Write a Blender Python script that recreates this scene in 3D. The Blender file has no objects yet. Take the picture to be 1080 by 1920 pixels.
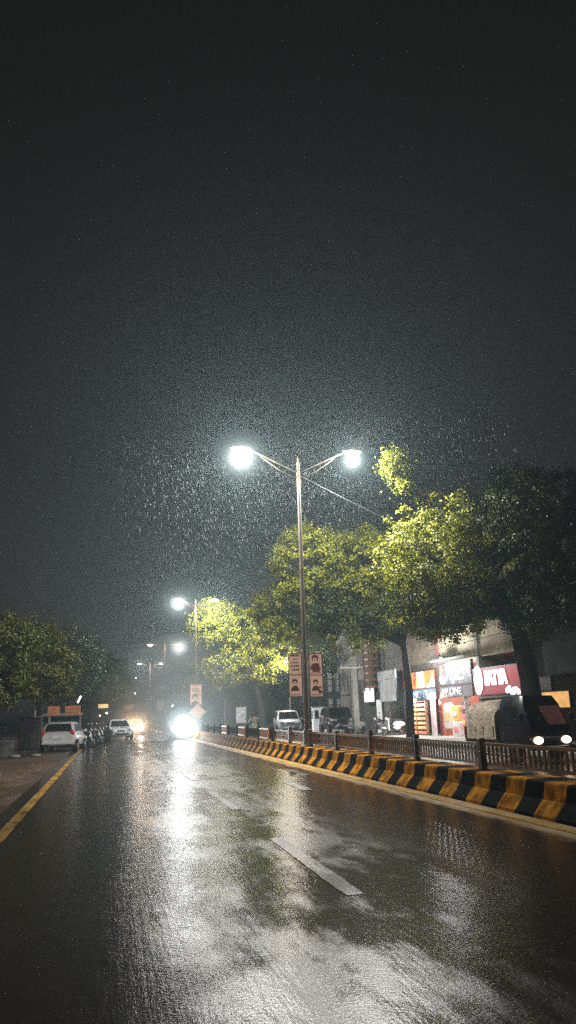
import bpy, math, random
from mathutils import Vector, Matrix, noise as mnoise
R = math.radians
random.seed(7)
S = bpy.context.scene
COL = S.collection

# ------------------------------------------------------------------ materials
MATS = {}
def nodes_of(m):
    m.use_nodes = True
    nt = m.node_tree
    return nt, nt.nodes['Principled BSDF']
def mat(name, base, rough=.5, metal=0, var=.25, scale=6., bump=.0, emit=None, es=0, spec=.5, coat=0, stretch=(1, 1, 1)):
    """surface with procedural grime: two noises vary its colour and roughness"""
    if name in MATS: return MATS[name]
    m = bpy.data.materials.new(name); nt, b = nodes_of(m)
    N, L = nt.nodes.new, nt.links.new
    tc = N('ShaderNodeTexCoord'); mp = N('ShaderNodeMapping'); mp.inputs['Scale'].default_value = stretch
    L(tc.outputs['Object'], mp.inputs['Vector'])
    n = N('ShaderNodeTexNoise'); n.inputs['Scale'].default_value = scale; n.inputs['Detail'].default_value = 6
    L(mp.outputs['Vector'], n.inputs['Vector'])
    rp = N('ShaderNodeValToRGB'); L(n.outputs['Fac'], rp.inputs['Fac'])
    rp.color_ramp.elements[0].position = .3; rp.color_ramp.elements[1].position = .7
    rp.color_ramp.elements[0].color = (*[c * (1 - var) for c in base], 1)
    rp.color_ramp.elements[1].color = (*[min(1, c * (1 + var)) for c in base], 1)
    L(rp.outputs['Color'], b.inputs['Base Color'])
    mr = N('ShaderNodeMapRange'); L(n.outputs['Fac'], mr.inputs['Value'])
    mr.inputs['To Min'].default_value = max(.03, rough - .12); mr.inputs['To Max'].default_value = min(1, rough + .12)
    L(mr.outputs['Result'], b.inputs['Roughness'])
    b.inputs['Metallic'].default_value = metal
    b.inputs['Specular IOR Level'].default_value = spec
    b.inputs['Coat Weight'].default_value = coat
    if bump:
        n2 = N('ShaderNodeTexNoise'); n2.inputs['Scale'].default_value = scale * 6; n2.inputs['Detail'].default_value = 4
        L(mp.outputs['Vector'], n2.inputs['Vector'])
        bp = N('ShaderNodeBump'); bp.inputs['Strength'].default_value = bump; bp.inputs['Distance'].default_value = .03
        L(n2.outputs['Fac'], bp.inputs['Height']); L(bp.outputs['Normal'], b.inputs['Normal'])
    if emit:
        b.inputs['Emission Color'].default_value = (*emit, 1); b.inputs['Emission Strength'].default_value = es
        # grimy sign faces do not glow evenly
        mu = N('ShaderNodeMapRange'); L(n.outputs['Fac'], mu.inputs['Value'])
        mu.inputs['To Min'].default_value = es * .45; mu.inputs['To Max'].default_value = es * 1.5
        L(mu.outputs['Result'], b.inputs['Emission Strength'])
    MATS[name] = m
    return m

def asphalt(name, c0, c1, r0, r1, streak=1., paint=None, band=None):
    m = bpy.data.materials.new(name); nt, b = nodes_of(m); N, L = nt.nodes.new, nt.links.new
    geo = N('ShaderNodeNewGeometry')
    def noise(scale, detail=5, rough=.55, stretch=(1, 1, 1)):
        mp = N('ShaderNodeMapping'); mp.inputs['Scale'].default_value = stretch; L(geo.outputs['Position'], mp.inputs['Vector'])
        n = N('ShaderNodeTexNoise'); n.inputs['Scale'].default_value = scale; n.inputs['Detail'].default_value = detail
        n.inputs['Roughness'].default_value = rough; L(mp.outputs['Vector'], n.inputs['Vector']); return n.outputs['Fac']
    def math_(op, a, bb):
        q = N('ShaderNodeMath'); q.operation = op
        for i, v in enumerate((a, bb)):
            if isinstance(v, (int, float)): q.inputs[i].default_value = v
            else: L(v, q.inputs[i])
        return q.outputs[0]
    big = noise(.42, 6, .6, (1, .55, 1)); mid = noise(2.2, 6, .6, (1.6, .45, 1)); tracks = noise(1.5, 3, .5, (1, .02, 1))
    fine = noise(38, 3, .6); lines = noise(11, 4, .6, (2.2, .09, 1)); grit = noise(130, 2, .5)
    wet = math_('ADD', math_('MULTIPLY', big, .55), math_('ADD', math_('MULTIPLY', mid, .25), math_('MULTIPLY', tracks, .2)))
    mr = N('ShaderNodeMapRange'); L(wet, mr.inputs['Value']); mr.interpolation_type = 'SMOOTHSTEP'
    mr.inputs['From Min'].default_value = .45; mr.inputs['From Max'].default_value = .55
    mr.inputs['To Min'].default_value = 0; mr.inputs['To Max'].default_value = 1
    worn = mr.outputs['Result']
    if band:                       # the polished wheel lane is rougher than the flooded margins
        sx = N('ShaderNodeSeparateXYZ'); L(geo.outputs['Position'], sx.inputs[0])
        xx = math_('ADD', sx.outputs['X'], math_('MULTIPLY', math_('SUBTRACT', big, .5), 3.0))
        def step(a, c):
            q = N('ShaderNodeMapRange'); q.interpolation_type = 'SMOOTHSTEP'; L(xx, q.inputs['Value'])
            q.inputs['From Min'].default_value = a; q.inputs['From Max'].default_value = c; return q.outputs['Result']
        worn = math_('MULTIPLY', worn, math_('ADD', .12, math_('MULTIPLY', .88, math_('MULTIPLY', step(band[0] - .7, band[0] + .7), math_('SUBTRACT', 1, step(band[1] - .5, band[1] + .5))))))
    L(math_('ADD', r0, math_('MULTIPLY', worn, r1 - r0)), b.inputs['Roughness'])
    mx = N('ShaderNodeMix'); mx.data_type = 'RGBA'; L(math_('ADD', math_('MULTIPLY', fine, .5), math_('MULTIPLY', mid, .5)), mx.inputs['Factor'])
    mx.inputs['A'].default_value = (*c0, 1); mx.inputs['B'].default_value = (*c1, 1)
    out = mx.outputs['Result']
    if paint:                      # worn road paint: asphalt shows through where the noise says so
        pr = N('ShaderNodeValToRGB'); L(math_('ADD', math_('MULTIPLY', mid, .4), math_('MULTIPLY', fine, .6)), pr.inputs['Fac'])
        pr.color_ramp.elements[0].position = paint[1]; pr.color_ramp.elements[1].position = paint[1] + .12
        m2 = N('ShaderNodeMix'); m2.data_type = 'RGBA'; L(pr.outputs['Color'], m2.inputs['Factor'])
        L(out, m2.inputs['A']); m2.inputs['B'].default_value = (*paint[0], 1); out = m2.outputs['Result']
    L(out, b.inputs['Base Color'])
    h = math_('ADD', math_('ADD', math_('MULTIPLY', lines, .45 * streak), math_('MULTIPLY', noise(5.5, 3, .5, (1, .55, 1)), .9)), math_('ADD', math_('MULTIPLY', fine, .42), math_('MULTIPLY', grit, .06)))
    bp = N('ShaderNodeBump'); bp.inputs['Strength'].default_value = .4; bp.inputs['Distance'].default_value = .012
    L(h, bp.inputs['Height']); L(bp.outputs['Normal'], b.inputs['Normal'])
    b.inputs['IOR'].default_value = 1.33; b.inputs['Specular IOR Level'].default_value = .40
    return m

def leaf_mat(name, ca, cb, cc):
    m = bpy.data.materials.new(name); nt, b = nodes_of(m); N, L = nt.nodes.new, nt.links.new
    geo = N('ShaderNodeNewGeometry'); rp = N('ShaderNodeValToRGB'); L(geo.outputs['Random Per Island'], rp.inputs['Fac'])
    e = rp.color_ramp.elements; e[0].color = (*ca, 1); e[1].color = (*cc, 1); q = e.new(.55); q.color = (*cb, 1)
    L(rp.outputs['Color'], b.inputs['Base Color']); b.inputs['Roughness'].default_value = .42
    tr = N('ShaderNodeBsdfTranslucent'); L(rp.outputs['Color'], tr.inputs['Color'])
    ms = N('ShaderNodeMixShader'); ms.inputs['Fac'].default_value = .16
    L(b.outputs['BSDF'], ms.inputs[1]); L(tr.outputs['BSDF'], ms.inputs[2])
    L(ms.outputs[0], nt.nodes['Material Output'].inputs['Surface'])
    return m

def stripe_mat():
    """kerb painted in alternate yellow and black bands, chipped and muddy"""
    m = bpy.data.materials.new('painted_kerb'); nt, b = nodes_of(m); N, L = nt.nodes.new, nt.links.new
    geo = N('ShaderNodeNewGeometry'); sep = N('ShaderNodeSeparateXYZ'); L(geo.outputs['Position'], sep.inputs[0])
    n = N('ShaderNodeTexNoise'); n.inputs['Scale'].default_value = 5; n.inputs['Detail'].default_value = 7; L(geo.outputs['Position'], n.inputs['Vector'])
    def M(op, a, v):
        q = N('ShaderNodeMath'); q.operation = op; L(a, q.inputs[0])
        if isinstance(v, (int, float)): q.inputs[1].default_value = v
        else: L(v, q.inputs[1])
        return q.outputs[0]
    ph = M('FRACT', M('DIVIDE', M('ADD', sep.outputs['Y'], M('MULTIPLY', n.outputs['Fac'], .06)), 1.09), 0)
    band = M('LESS_THAN', M('ABSOLUTE', M('SUBTRACT', ph, .34), 0), .26)
    mx = N('ShaderNodeMix'); mx.data_type = 'RGBA'; L(band, mx.inputs['Factor'])
    mx.inputs['A'].default_value = (.006, .006, .006, 1); mx.inputs['B'].default_value = (.85, .37, .016, 1)
    rp = N('ShaderNodeValToRGB'); L(n.outputs['Fac'], rp.inputs['Fac'])
    rp.color_ramp.elements[0].position = .38; rp.color_ramp.elements[1].position = .62
    rp.color_ramp.elements[0].color = (.33, .30, .27, 1)
    mu = N('ShaderNodeMix'); mu.data_type = 'RGBA'; mu.blend_type = 'MULTIPLY'; mu.inputs['Factor'].default_value = 1
    L(mx.outputs['Result'], mu.inputs['A']); L(rp.outputs['Color'], mu.inputs['B'])
    L(mu.outputs['Result'], b.inputs['Base Color']); b.inputs['Roughness'].default_value = .92
    bp = N('ShaderNodeBump'); b.inputs['Specular IOR Level'].default_value = .04
    bp.inputs['Strength'].default_value = .4; bp.inputs['Distance'].default_value = .02
    L(n.outputs['Fac'], bp.inputs['Height']); L(bp.outputs['Normal'], b.inputs['Normal'])
    return m

def glow(name, col, s):
    if name in MATS: return MATS[name]
    m = bpy.data.materials.new(name); nt, b = nodes_of(m)
    b.inputs['Base Color'].default_value = (.8, .8, .8, 1)
    b.inputs['Emission Color'].default_value = (*col, 1); b.inputs['Emission Strength'].default_value = s
    MATS[name] = m; return m

M_STEEL = mat('galvanised_steel', (.30, .30, .28), .45, .6, .3, 3)
M_POLE = mat('weathered_pole', (.15, .115, .08), .6, .2, .35, 3)
M_DARKM = mat('dark_painted_metal', (.03, .028, .028), .45, .2, .4, 5)
M_RUST = mat('rusty_brown_metal', (.20, .10, .045), .5, .15, .5, 7)
M_BLACK = mat('black_plastic', (.012, .012, .013), .35)
M_RUB = mat('tyre_rubber', (.015, .015, .015), .7)
M_CHROME = mat('chrome', (.6, .6, .6), .2, 1, .15)
M_RIM = mat('wheel_alloy', (.35, .35, .36), .35, .9)
M_GLASS = mat('dark_window_glass', (.012, .014, .016), .12, 0, .3, 4, spec=.8)
M_WHITEP = mat('white_car_paint', (.72, .73, .74), .3, 0, .1, 5, coat=.6)
M_SILVER = mat('pale_silver_paint', (.55, .58, .60), .3, .2, .1, 5, coat=.6)
M_GREYP = mat('dark_grey_paint', (.05, .055, .06), .3, .2, .15, 5, coat=.6)
M_PLATE = mat('number_plate', (.7, .7, .66), .5, emit=(.9, .9, .85), es=.06)
M_RED = mat('red_lens', (.35, .015, .008), .25, emit=(1, .08, .03), es=.10)
M_LAMPOFF = mat('clear_lamp_lens', (.6, .62, .62), .15, .3)
M_BARK = mat('bark', (.012, .010, .008), .85, 0, .45, 5, .7, stretch=(1, 1, .3))
M_BARKP = mat('pale_bark', (.22, .19, .14), .85, 0, .4, 5, .7, stretch=(1, 1, .3))
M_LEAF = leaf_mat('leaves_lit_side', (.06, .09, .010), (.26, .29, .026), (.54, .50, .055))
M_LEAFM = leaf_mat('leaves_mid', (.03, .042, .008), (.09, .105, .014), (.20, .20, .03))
M_LEAFD = leaf_mat('leaves_shaded', (.03, .042, .012), (.05, .07, .016), (.09, .11, .022))  # shade of the unlit crowns put into the leaf colour
M_WOOD = mat('worn_wood', (.17, .10, .05), .7, 0, .35, 8, .3)
M_CONC = mat('stained_concrete', (.26, .25, .23), .8, 0, .35, 2.5, .4)
M_BEIGE = mat('beige_plaster', (.42, .34, .22), .85, 0, .25, 1.8, .3)
M_GREYW = mat('grey_plaster', (.20, .19, .17), .85, 0, .35, 1.8, .3)
M_REDB = mat('red_brown_paint', (.22, .055, .035), .6, 0, .35, 3)
M_DARKW = mat('dark_plaster', (.05, .05, .05), .85, 0, .4, 1.5, .3)
M_TARP = mat('beige_tarpaulin', (.36, .30, .22), .75, 0, .45, 3, .6, stretch=(1, 2, 5))

# ------------------------------------------------------------------ mesh helper
class MB:
    def __init__(s): s.v = []; s.f = []; s.m = []
    def poly(s, pts, mi=0):
        i = len(s.v); s.v += [tuple(p) for p in pts]; s.f.append(tuple(range(i, i + len(pts)))); s.m.append(mi); return s
    def hexa(s, p, mi=0):
        i = len(s.v); s.v += [tuple(q) for q in p]
        for f in ((0, 3, 2, 1), (4, 5, 6, 7), (0, 1, 5, 4), (1, 2, 6, 5), (2, 3, 7, 6), (3, 0, 4, 7)):
            s.f.append(tuple(i + k for k in f)); s.m.append(mi)
        return s
    def box(s, x0, x1, y0, y1, z0, z1, mi=0, c=0):
        if c:      # chamfered in all directions by three nested rings
            return s.rings([[(x0 + c, y0 + c, z0), (x1 - c, y0 + c, z0), (x1 - c, y1 - c, z0), (x0 + c, y1 - c, z0)],
                            [(x0, y0, z0 + c), (x1, y0, z0 + c), (x1, y1, z0 + c), (x0, y1, z0 + c)],
                            [(x0, y0, z1 - c), (x1, y0, z1 - c), (x1, y1, z1 - c), (x0, y1, z1 - c)],
                            [(x0 + c, y0 + c, z1), (x1 - c, y0 + c, z1), (x1 - c, y1 - c, z1), (x0 + c, y1 - c, z1)]], mi)
        return s.hexa([(x0, y0, z0), (x1, y0, z0), (x1, y1, z0), (x0, y1, z0), (x0, y0, z1), (x1, y0, z1), (x1, y1, z1), (x0, y1, z1)], mi)
    def rings(s, rs, mi=0, caps=True, closed=True):
        n = len(rs[0]); i = len(s.v)
        for r in rs: s.v += [tuple(p) for p in r]
        for a in range(len(rs) - 1):
            for k in range(n if closed else n - 1):
                k2 = (k + 1) % n
                s.f.append((i + a * n + k, i + a * n + k2, i + (a + 1) * n + k2, i + (a + 1) * n + k)); s.m.append(mi)
        if caps:
            s.f.append(tuple(i + k for k in reversed(range(n)))); s.m.append(mi)
            s.f.append(tuple(i + (len(rs) - 1) * n + k for k in range(n))); s.m.append(mi)
        return s
    def tube(s, pts, rad, n=8, mi=0):
        pts = [Vector(p) for p in pts]
        if isinstance(rad, (int, float)): rad = [rad] * len(pts)
        rs = []; prev = None
        for k, p in enumerate(pts):
            d = (pts[min(k + 1, len(pts) - 1)] - pts[max(k - 1, 0)]).normalized()
            u = prev - d * prev.dot(d) if prev else d.orthogonal()
            if u.length < 1e-4: u = d.orthogonal()
            u.normalize(); prev = u; w = d.cross(u)
            rs.append([p + (u * math.cos(2 * math.pi * j / n) + w * math.sin(2 * math.pi * j / n)) * rad[k] for j in range(n)])
        return s.rings(rs, mi)
    def wheel(s, c, r, w, axis='x', inner=.62, n=20, mi=0):
        """a tyre: lathed ring with rounded shoulders"""
        prof = [(inner * r, -w * .5), (r * .9, -w * .5), (r, -w * .28), (r, w * .28), (r * .9, w * .5), (inner * r, w * .5)]
        rs = []
        for a in range(n + 1):
            t = 2 * math.pi * a / n; cs, sn = math.cos(t), math.sin(t)
            rs.append([(c[0] + h, c[1] + q * cs, c[2] + q * sn) for q, h in prof])
        return s.rings(rs, mi, caps=False)
    def disc(s, c, r, w, n=16, mi=0):
        rs = []
        for h, q in ((-w * .5, r * .9), (-w * .3, r), (w * .3, r), (w * .5, r * .9)):
            rs.append([(c[0] + h, c[1] + q * math.cos(2 * math.pi * k / n), c[2] + q * math.sin(2 * math.pi * k / n)) for k in range(n)])
        return s.rings(rs, mi)
    def ball(s, c, r, n=10, m=6, mi=0):
        if isinstance(r, (int, float)): r = (r, r, r)
        rs = []
        for j in range(m + 1):
            t = math.pi * (j + .001) / (m + .002) ; z = -math.cos(t); q = math.sin(t)
            rs.append([(c[0] + r[0] * q * math.cos(2 * math.pi * k / n), c[1] + r[1] * q * math.sin(2 * math.pi * k / n), c[2] + r[2] * z) for k in range(n)])
        return s.rings(rs, mi)
    def build(s, name, mats, parent=None, smooth=False):
        me = bpy.data.meshes.new(name); me.from_pydata(s.v, [], s.f)
        for m in (mats if isinstance(mats, (list, tuple)) else [mats]): me.materials.append(m)
        me.polygons.foreach_set('material_index', s.m)
        if smooth:
            me.polygons.foreach_set('use_smooth', [True] * len(s.f))
            try: me.set_sharp_from_angle(angle=R(38))
            except Exception: pass
        me.update()
        o = bpy.data.objects.new(name, me); COL.objects.link(o)
        if parent: o.parent = parent
        return o

def tag(o, label=None, cat=None, group=None, kind=None):
    if label: o['label'] = label
    if cat: o['category'] = cat
    if group: o['group'] = group
    if kind: o['kind'] = kind
    return o
def thing(name, label, cat, loc=(0, 0, 0), rz=0, group=None):
    o = bpy.data.objects.new(name, None); COL.objects.link(o); o.location = loc; o.rotation_euler = (0, 0, rz)
    o.empty_display_size = .2
    return tag(o, label, cat, group)
def kids(o): return [c for c in bpy.data.objects if c.parent == o]
def dup(o, loc=None, rz=None, label=None, parent=None):
    c = o.copy(); COL.objects.link(c)
    if parent: c.parent = parent
    if loc is not None: c.location = loc
    if rz is not None: c.rotation_euler = (0, 0, rz)
    if label: c['label'] = label
    for k in kids(o): dup(k, parent=c)
    return c
def text(body, size, parent, name, m, to, face='-x', bold=0, sx=1.):
    """lettering as a mesh lying on a sign face that looks toward -x (or -y); `to` is its lower left corner as read"""
    cu = bpy.data.curves.new('lettering', 'FONT'); cu.body = body; cu.size = size; cu.extrude = .012; cu.offset = bold
    tmp = bpy.data.objects.new('lettering', cu); COL.objects.link(tmp)
    me = bpy.data.meshes.new_from_object(tmp.evaluated_get(bpy.context.evaluated_depsgraph_get()))
    bpy.data.objects.remove(tmp); bpy.data.curves.remove(cu)
    for v in me.vertices:
        x, y, z = v.co; x *= sx
        v.co = (to[0] - z, to[1] - x, to[2] + y) if face == '-x' else (to[0] + x, to[1] - z, to[2] + y)
    me.materials.clear(); me.materials.append(m)
    o = bpy.data.objects.new(name, me); COL.objects.link(o); o.parent = parent
    return o

# ------------------------------------------------------------------ setting
M_ROAD = asphalt('wet_asphalt', (.026, .020, .0165), (.092, .068, .052),   .115, .31, band=(1.0, 3.3))
M_ROAD2 = asphalt('wet_asphalt_far_side', (.03, .029, .028), (.06, .056, .052), .16, .36)
M_DIRT = asphalt('muddy_verge', (.07, .044, .03), (.17, .108, .07), .3, .62, .2)
M_SILT = asphalt('silt_along_kerb', (.32, .22, .10), (.70, .48, .22), .35, .6, 1)
M_WPAINT = asphalt('worn_white_paint', (.05, .045, .04), (.07, .065, .06), .25, .45, 1, ((.50, .49, .44), .485))
M_YPAINT = asphalt('worn_yellow_paint', (.05, .045, .04), (.08, .065, .05), .3, .5, 1, ((.70, .38, .04), .42))
M_GROUND = mat('dark_earth', (.04, .035, .03), .8, 0, .4, .4, .3)

def sheet(name, x0, x1, y0, y1, z, m, label=None):
    b = MB(); ny = max(1, int((y1 - y0) / 8))
    for k in range(ny):
        a, c = y0 + (y1 - y0) * k / ny, y0 + (y1 - y0) * (k + 1) / ny
        b.poly([(x0, a, z), (x1, a, z), (x1, c, z), (x0, c, z)])
    return tag(b.build(name, m), label, None, None, 'structure')
sheet('ground', -900, 900, -60, 1800, -.03, M_GROUND, 'dark earth reaching to the horizon')
sheet('road', -1.75, 6.3, -8, 420, 0, M_ROAD, 'wet asphalt carriageway shining under the lamps')
sheet('opposite_road', 6.3, 13.2, -8, 420, -.004, M_ROAD2, 'wet carriageway beyond the median fence')
sheet('verge', -9, -1.75, -8, 420, .004, M_DIRT, 'muddy brown verge beside the yellow edge line')
kb = MB().box(13.2, 13.4, -8, 420, -.02, .12).box(13.4, 26, -8, 420, -.02, .115)
tag(kb.build('pavement', M_CONC), 'raised concrete pavement in front of the shops', None, None, 'structure')
# ragged silt washed against the kerb
nt = M_SILT.node_tree; N, L = nt.nodes.new, nt.links.new
g_ = N('ShaderNodeNewGeometry'); sx = N('ShaderNodeSeparateXYZ'); L(g_.outputs['Position'], sx.inputs[0])
mp = N('ShaderNodeMapping'); mp.inputs['Scale'].default_value = (2.2, .35, 1); L(g_.outputs['Position'], mp.inputs['Vector'])
nz = N('ShaderNodeTexNoise'); nz.inputs['Scale'].default_value = 2.4; nz.inputs['Detail'].default_value = 8; nz.inputs['Roughness'].default_value = .7; L(mp.outputs['Vector'], nz.inputs['Vector'])
a1 = N('ShaderNodeMapRange'); L(sx.outputs['X'], a1.inputs['Value']); a1.inputs['From Min'].default_value = 5.05; a1.inputs['From Max'].default_value = 5.8
a2 = N('ShaderNodeMath'); a2.operation = 'ADD'; L(a1.outputs['Result'], a2.inputs[0]); L(nz.outputs['Fac'], a2.inputs[1])
a3 = N('ShaderNodeMapRange'); L(a2.outputs[0], a3.inputs['Value']); a3.inputs['From Min'].default_value = .62; a3.inputs['From Max'].default_value = .92
L(a3.outputs['Result'], nt.nodes['Principled BSDF'].inputs['Alpha'])
b = MB(); ys = [-6 + k * .55 for k in range(220)]
ed = [4.95 + .12 * mnoise.noise(Vector((y * .45, 0, 3))) + .12 * mnoise.noise(Vector((y * 1.9, 2, 0))) for y in ys]
for k in range(len(ys) - 1):
    b.poly([(ed[k], ys[k], .004), (5.86, ys[k], .004), (5.86, ys[k + 1], .004), (ed[k + 1], ys[k + 1], .004)])
tag(b.build('silt', M_SILT), 'pale silt washed along the foot of the striped kerb', None, None, 'structure')
M_YPAINT2 = asphalt('yellow_kerb_paint', (.10, .075, .045), (.2, .15, .09), .3, .5, 1, ((.72, .42, .05), .36))
sheet('edge_line', -1.47, -1.30, -6, 46, .009, M_YPAINT, 'worn yellow line along the muddy verge')
b = MB()
for k in range(60):
    y0, y1 = -6 + k * 2, -6 + k * 2 + 2
    b.poly([(5.47, y0, .012), (5.62, y0, .012), (5.62, y1, .012), (5.47, y1, .012)])
tag(b.build('kerb_line', M_YPAINT2), 'worn yellow line running along the foot of the kerb', None, None, 'structure')
for k in range(-1, 14):
    y = 6.85 + k * 6.5
    b = MB(); ys = [y + 3.3 * j / 22 for j in range(23)]
    for j in range(22):
        w = .075 if k else .085
        n0, n1 = (.018 * mnoise.noise(Vector((ys[q] * 3.1, k, 0))) for q in (j, j + 1)); m0_, m1_ = (.018 * mnoise.noise(Vector((ys[q] * 3.1, k, 9))) for q in (j, j + 1))
        b.poly([(2.07 - w + n0, ys[j], .005), (2.07 + w + m0_, ys[j], .005), (2.07 + w + m1_, ys[j + 1], .005), (2.07 - w + n1, ys[j + 1], .005)])
    tag(b.build('lane_dash', M_WPAINT), 'worn white dash of the broken lane line', None, 'lane dashes', 'structure')
for x, y0, y1 in ((4.85, 19.6, 22.0), (3.95, 15.9, 18.3)):
    b = MB().poly([(x - .13, y0, .006), (x + .1, y0 + .1, .006), (x + .13, y1, .006), (x - .1, y1 - .1, .006)])  # short pale stripe laid flat on the asphalt
    tag(b.build('pale_stripe', M_WPAINT), 'short pale stripe on the road near the kerb', None, 'stray pale stripes', 'structure')
# median kerb: one continuous concrete kerb, toe, slope, face and top
M_KERB = stripe_mat()
prof = [(5.78, 0), (5.785, .05), (5.93, .22), (5.955, .235), (6.0, .445), (6.02, .465), (6.62, .465), (6.66, .42), (6.70, 0)]
b = MB(); rs = []
for k in range(290):
    y = -4 + k * .55
    rs.append([(x + .008 * mnoise.noise(Vector((y * 2, z * 9, 1))), y, z + (.006 * mnoise.noise(Vector((y * 1.5, x * 4, 5))) if z > .4 else 0)) for x, z in prof])
b.rings(rs, 0, False, False)
tag(b.build('median_kerb', M_KERB), 'long concrete median kerb banded yellow and black', 'median kerb')

# fence on the kerb
M_PALER = mat('pale_backlit_railing', (.55, .52, .47), .55, 0, .35, 6)  # back light through one panel put into its pale colour
M_MATT = mat('matt_black_brown_railing', (.025, .018, .013), .95, 0, .4, 5, spec=.02)
M_GOLD = mat('golden_brown_railing', (.34, .19, .065), .55, 0, .4, 6)
fence = thing('median_fence', 'brown metal railing with upright bars on the striped kerb', 'fence', (6.33, 0, .465))
ys = [.9 + 3.02 * k for k in range(35)]; ys[3] = 9.6
for k, y in enumerate(ys):
    MB().box(-.055, .055, y - .055, y + .055, -.01, .52 if k % 3 else .58, 0, .008).build('post', (M_DARKM if k % 2 else M_RUST) if k < 10 else M_MATT, fence)
for k in range(len(ys) - 1):
    a, c = ys[k] + .056, ys[k + 1] - .056
    b = MB()
    b.box(-.03, .03, a, c, .40, .45, 0); b.box(-.025, .025, a, c, .085, .13, 0)
    nb = 22 if k < 14 else 12
    for j in range(nb):
        y = a + (c - a) * (j + .5) / nb
        b.box(-.014, .014, y - .022, y + .022, .131, .399, 0)
    b.box(-.012, .012, a, c, .25, .275, 0) if k % 2 else None
    b.build('railing_panel', M_PALER if k == 4 else (M_GOLD if k in (3, 5, 6) else (M_RUST if k in (7, 8) or (k % 3 == 0 and k < 11) else M_MATT)), fence)
# advertising boards tied to the railing further along
M_OBRD = mat('orange_board', (.50, .20, .06), .9, 0, .3, 3, spec=.05, emit=(1, .4, .1), es=.05)
for y, l in ((32.6, 'small orange board tied to railing nearest the tall lamp post'), (38.4, 'small orange board tied to railing, second along'), (44.3, 'small orange board tied to railing, farthest along')):
    t = thing('railing_board', l, 'board', (6.26, y, .56), 0, 'orange boards tied to the railing')
    MB().box(-.015, .015, -.95, .95, 0, .37, 0, .004).build('board', M_OBRD, t)
    MB().box(-.025, -.016, -.97, .97, .33, .39).box(-.025, -.016, -.97, .97, -.02, .03).build('frame', M_RUST, t)

# ------------------------------------------------------------------ street lamps on the median
PW = .42
def point(name, loc, power, col, r=.1):
    l = bpy.data.lights.new(name, 'POINT'); l.energy = power * PW; l.color = col; l.shadow_soft_size = r
    o = bpy.data.objects.new(name, l); COL.objects.link(o); o.location = loc; return o
LG = 'double armed street lamps along the median'
LAMP_W = (1, .975, .93)
M_LENS = glow('lamp_lens', (.95, 1, .95), 60)
M_LENSW = glow('lamp_lens_dim', (1, .8, .6), 25)
def street_lamp(y, label, arms=((-1, 2.05, .80), (1, 2.05, .86)), powers=(9000, 4500), straight=False, warm=False):
    t = thing('street_lamp', label, 'street lamp', (6.35, y, .46), 0, LG)
    MB().box(-.2, .2, -.2, .2, 0, .04, 0, .01).tube([(0, 0, .04), (0, 0, .5)], [.13, .12], 12).build('base', M_STEEL, t, True)
    MB().tube([(0, 0, .45), (0, 0, 3), (0, 0, 6), (0, 0, 9.72)], [.085, .08, .07, .055], 12).tube([(0, 0, 9.7), (0, 0, 9.95)], [.03, .012], 8).build('pole', M_POLE, t, True)
    for i, (s, L, up) in enumerate(arms):
        b = MB()
        if straight:
            b.tube([(0, 0, 9.55), (s * L * 1.1, 0, 9.6)], .035, 8)
        else:
            b.tube([(0, 0, 9.35), (s * L * .45, 0, 9.36 + up * .5), (s * L * .9, 0, 9.38 + up)], [.035, .03, .025], 8)
            b.tube([(0, 0, 9.12), (s * L * .3, 0, 9.22 + up * .2), (s * L * .66, 0, 9.33 + up * .7)], [.022, .02, .018], 8)
        b.build('arm', M_POLE, t, True)
        zz = 9.6 if straight else 9.38 + up
        x0, x1 = s * L * .82, s * L * 1.18
        h = MB()
        rs = []
        for q, (w, hh) in ((0, (.05, .03)), (.15, (.11, .06)), (.6, (.15, .08)), (.9, (.12, .06)), (1, (.05, .03))):
            x = x0 + (x1 - x0) * q
            rs.append([(x, -w, zz - .01), (x, w, zz - .01), (x, w * .7, zz + hh), (x, -w * .7, zz + hh)])
        h.rings(rs); lum = h.build('luminaire', M_STEEL, t, True)
        MB().ball((s * L, 0, zz - .06), (.30, .17, .12), 14, 8).build('lens', M_LENSW if warm and i == 0 else M_LENS, lum, True)
        if powers[i]:
            point('lamp_light', (6.35 + s * L, y,   .46 + zz - .36), powers[i], (1, .75, .5) if warm and i == 0 else LAMP_W, .2)
    return t
street_lamp(25.6, 'tall double armed street lamp with poster boards strapped to its post', powers=(9500, 7800))
street_lamp(60.2, 'second double armed street lamp, its arm reaching into a bright tree', ((-1, 1.35, .5), (1, 1.5, .5)), (5200, 8500))
street_lamp(95.8, 'third street lamp with level arms and one dim orange lamp', ((-1, 1.75, 0), (1, 1.75, 0)), (1000, 2600), True, True)
street_lamp(131, 'farthest street lamp visible in the haze', ((-1, 1.75, .3), (1, 1.75, .3)), (3500, 3500))

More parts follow.
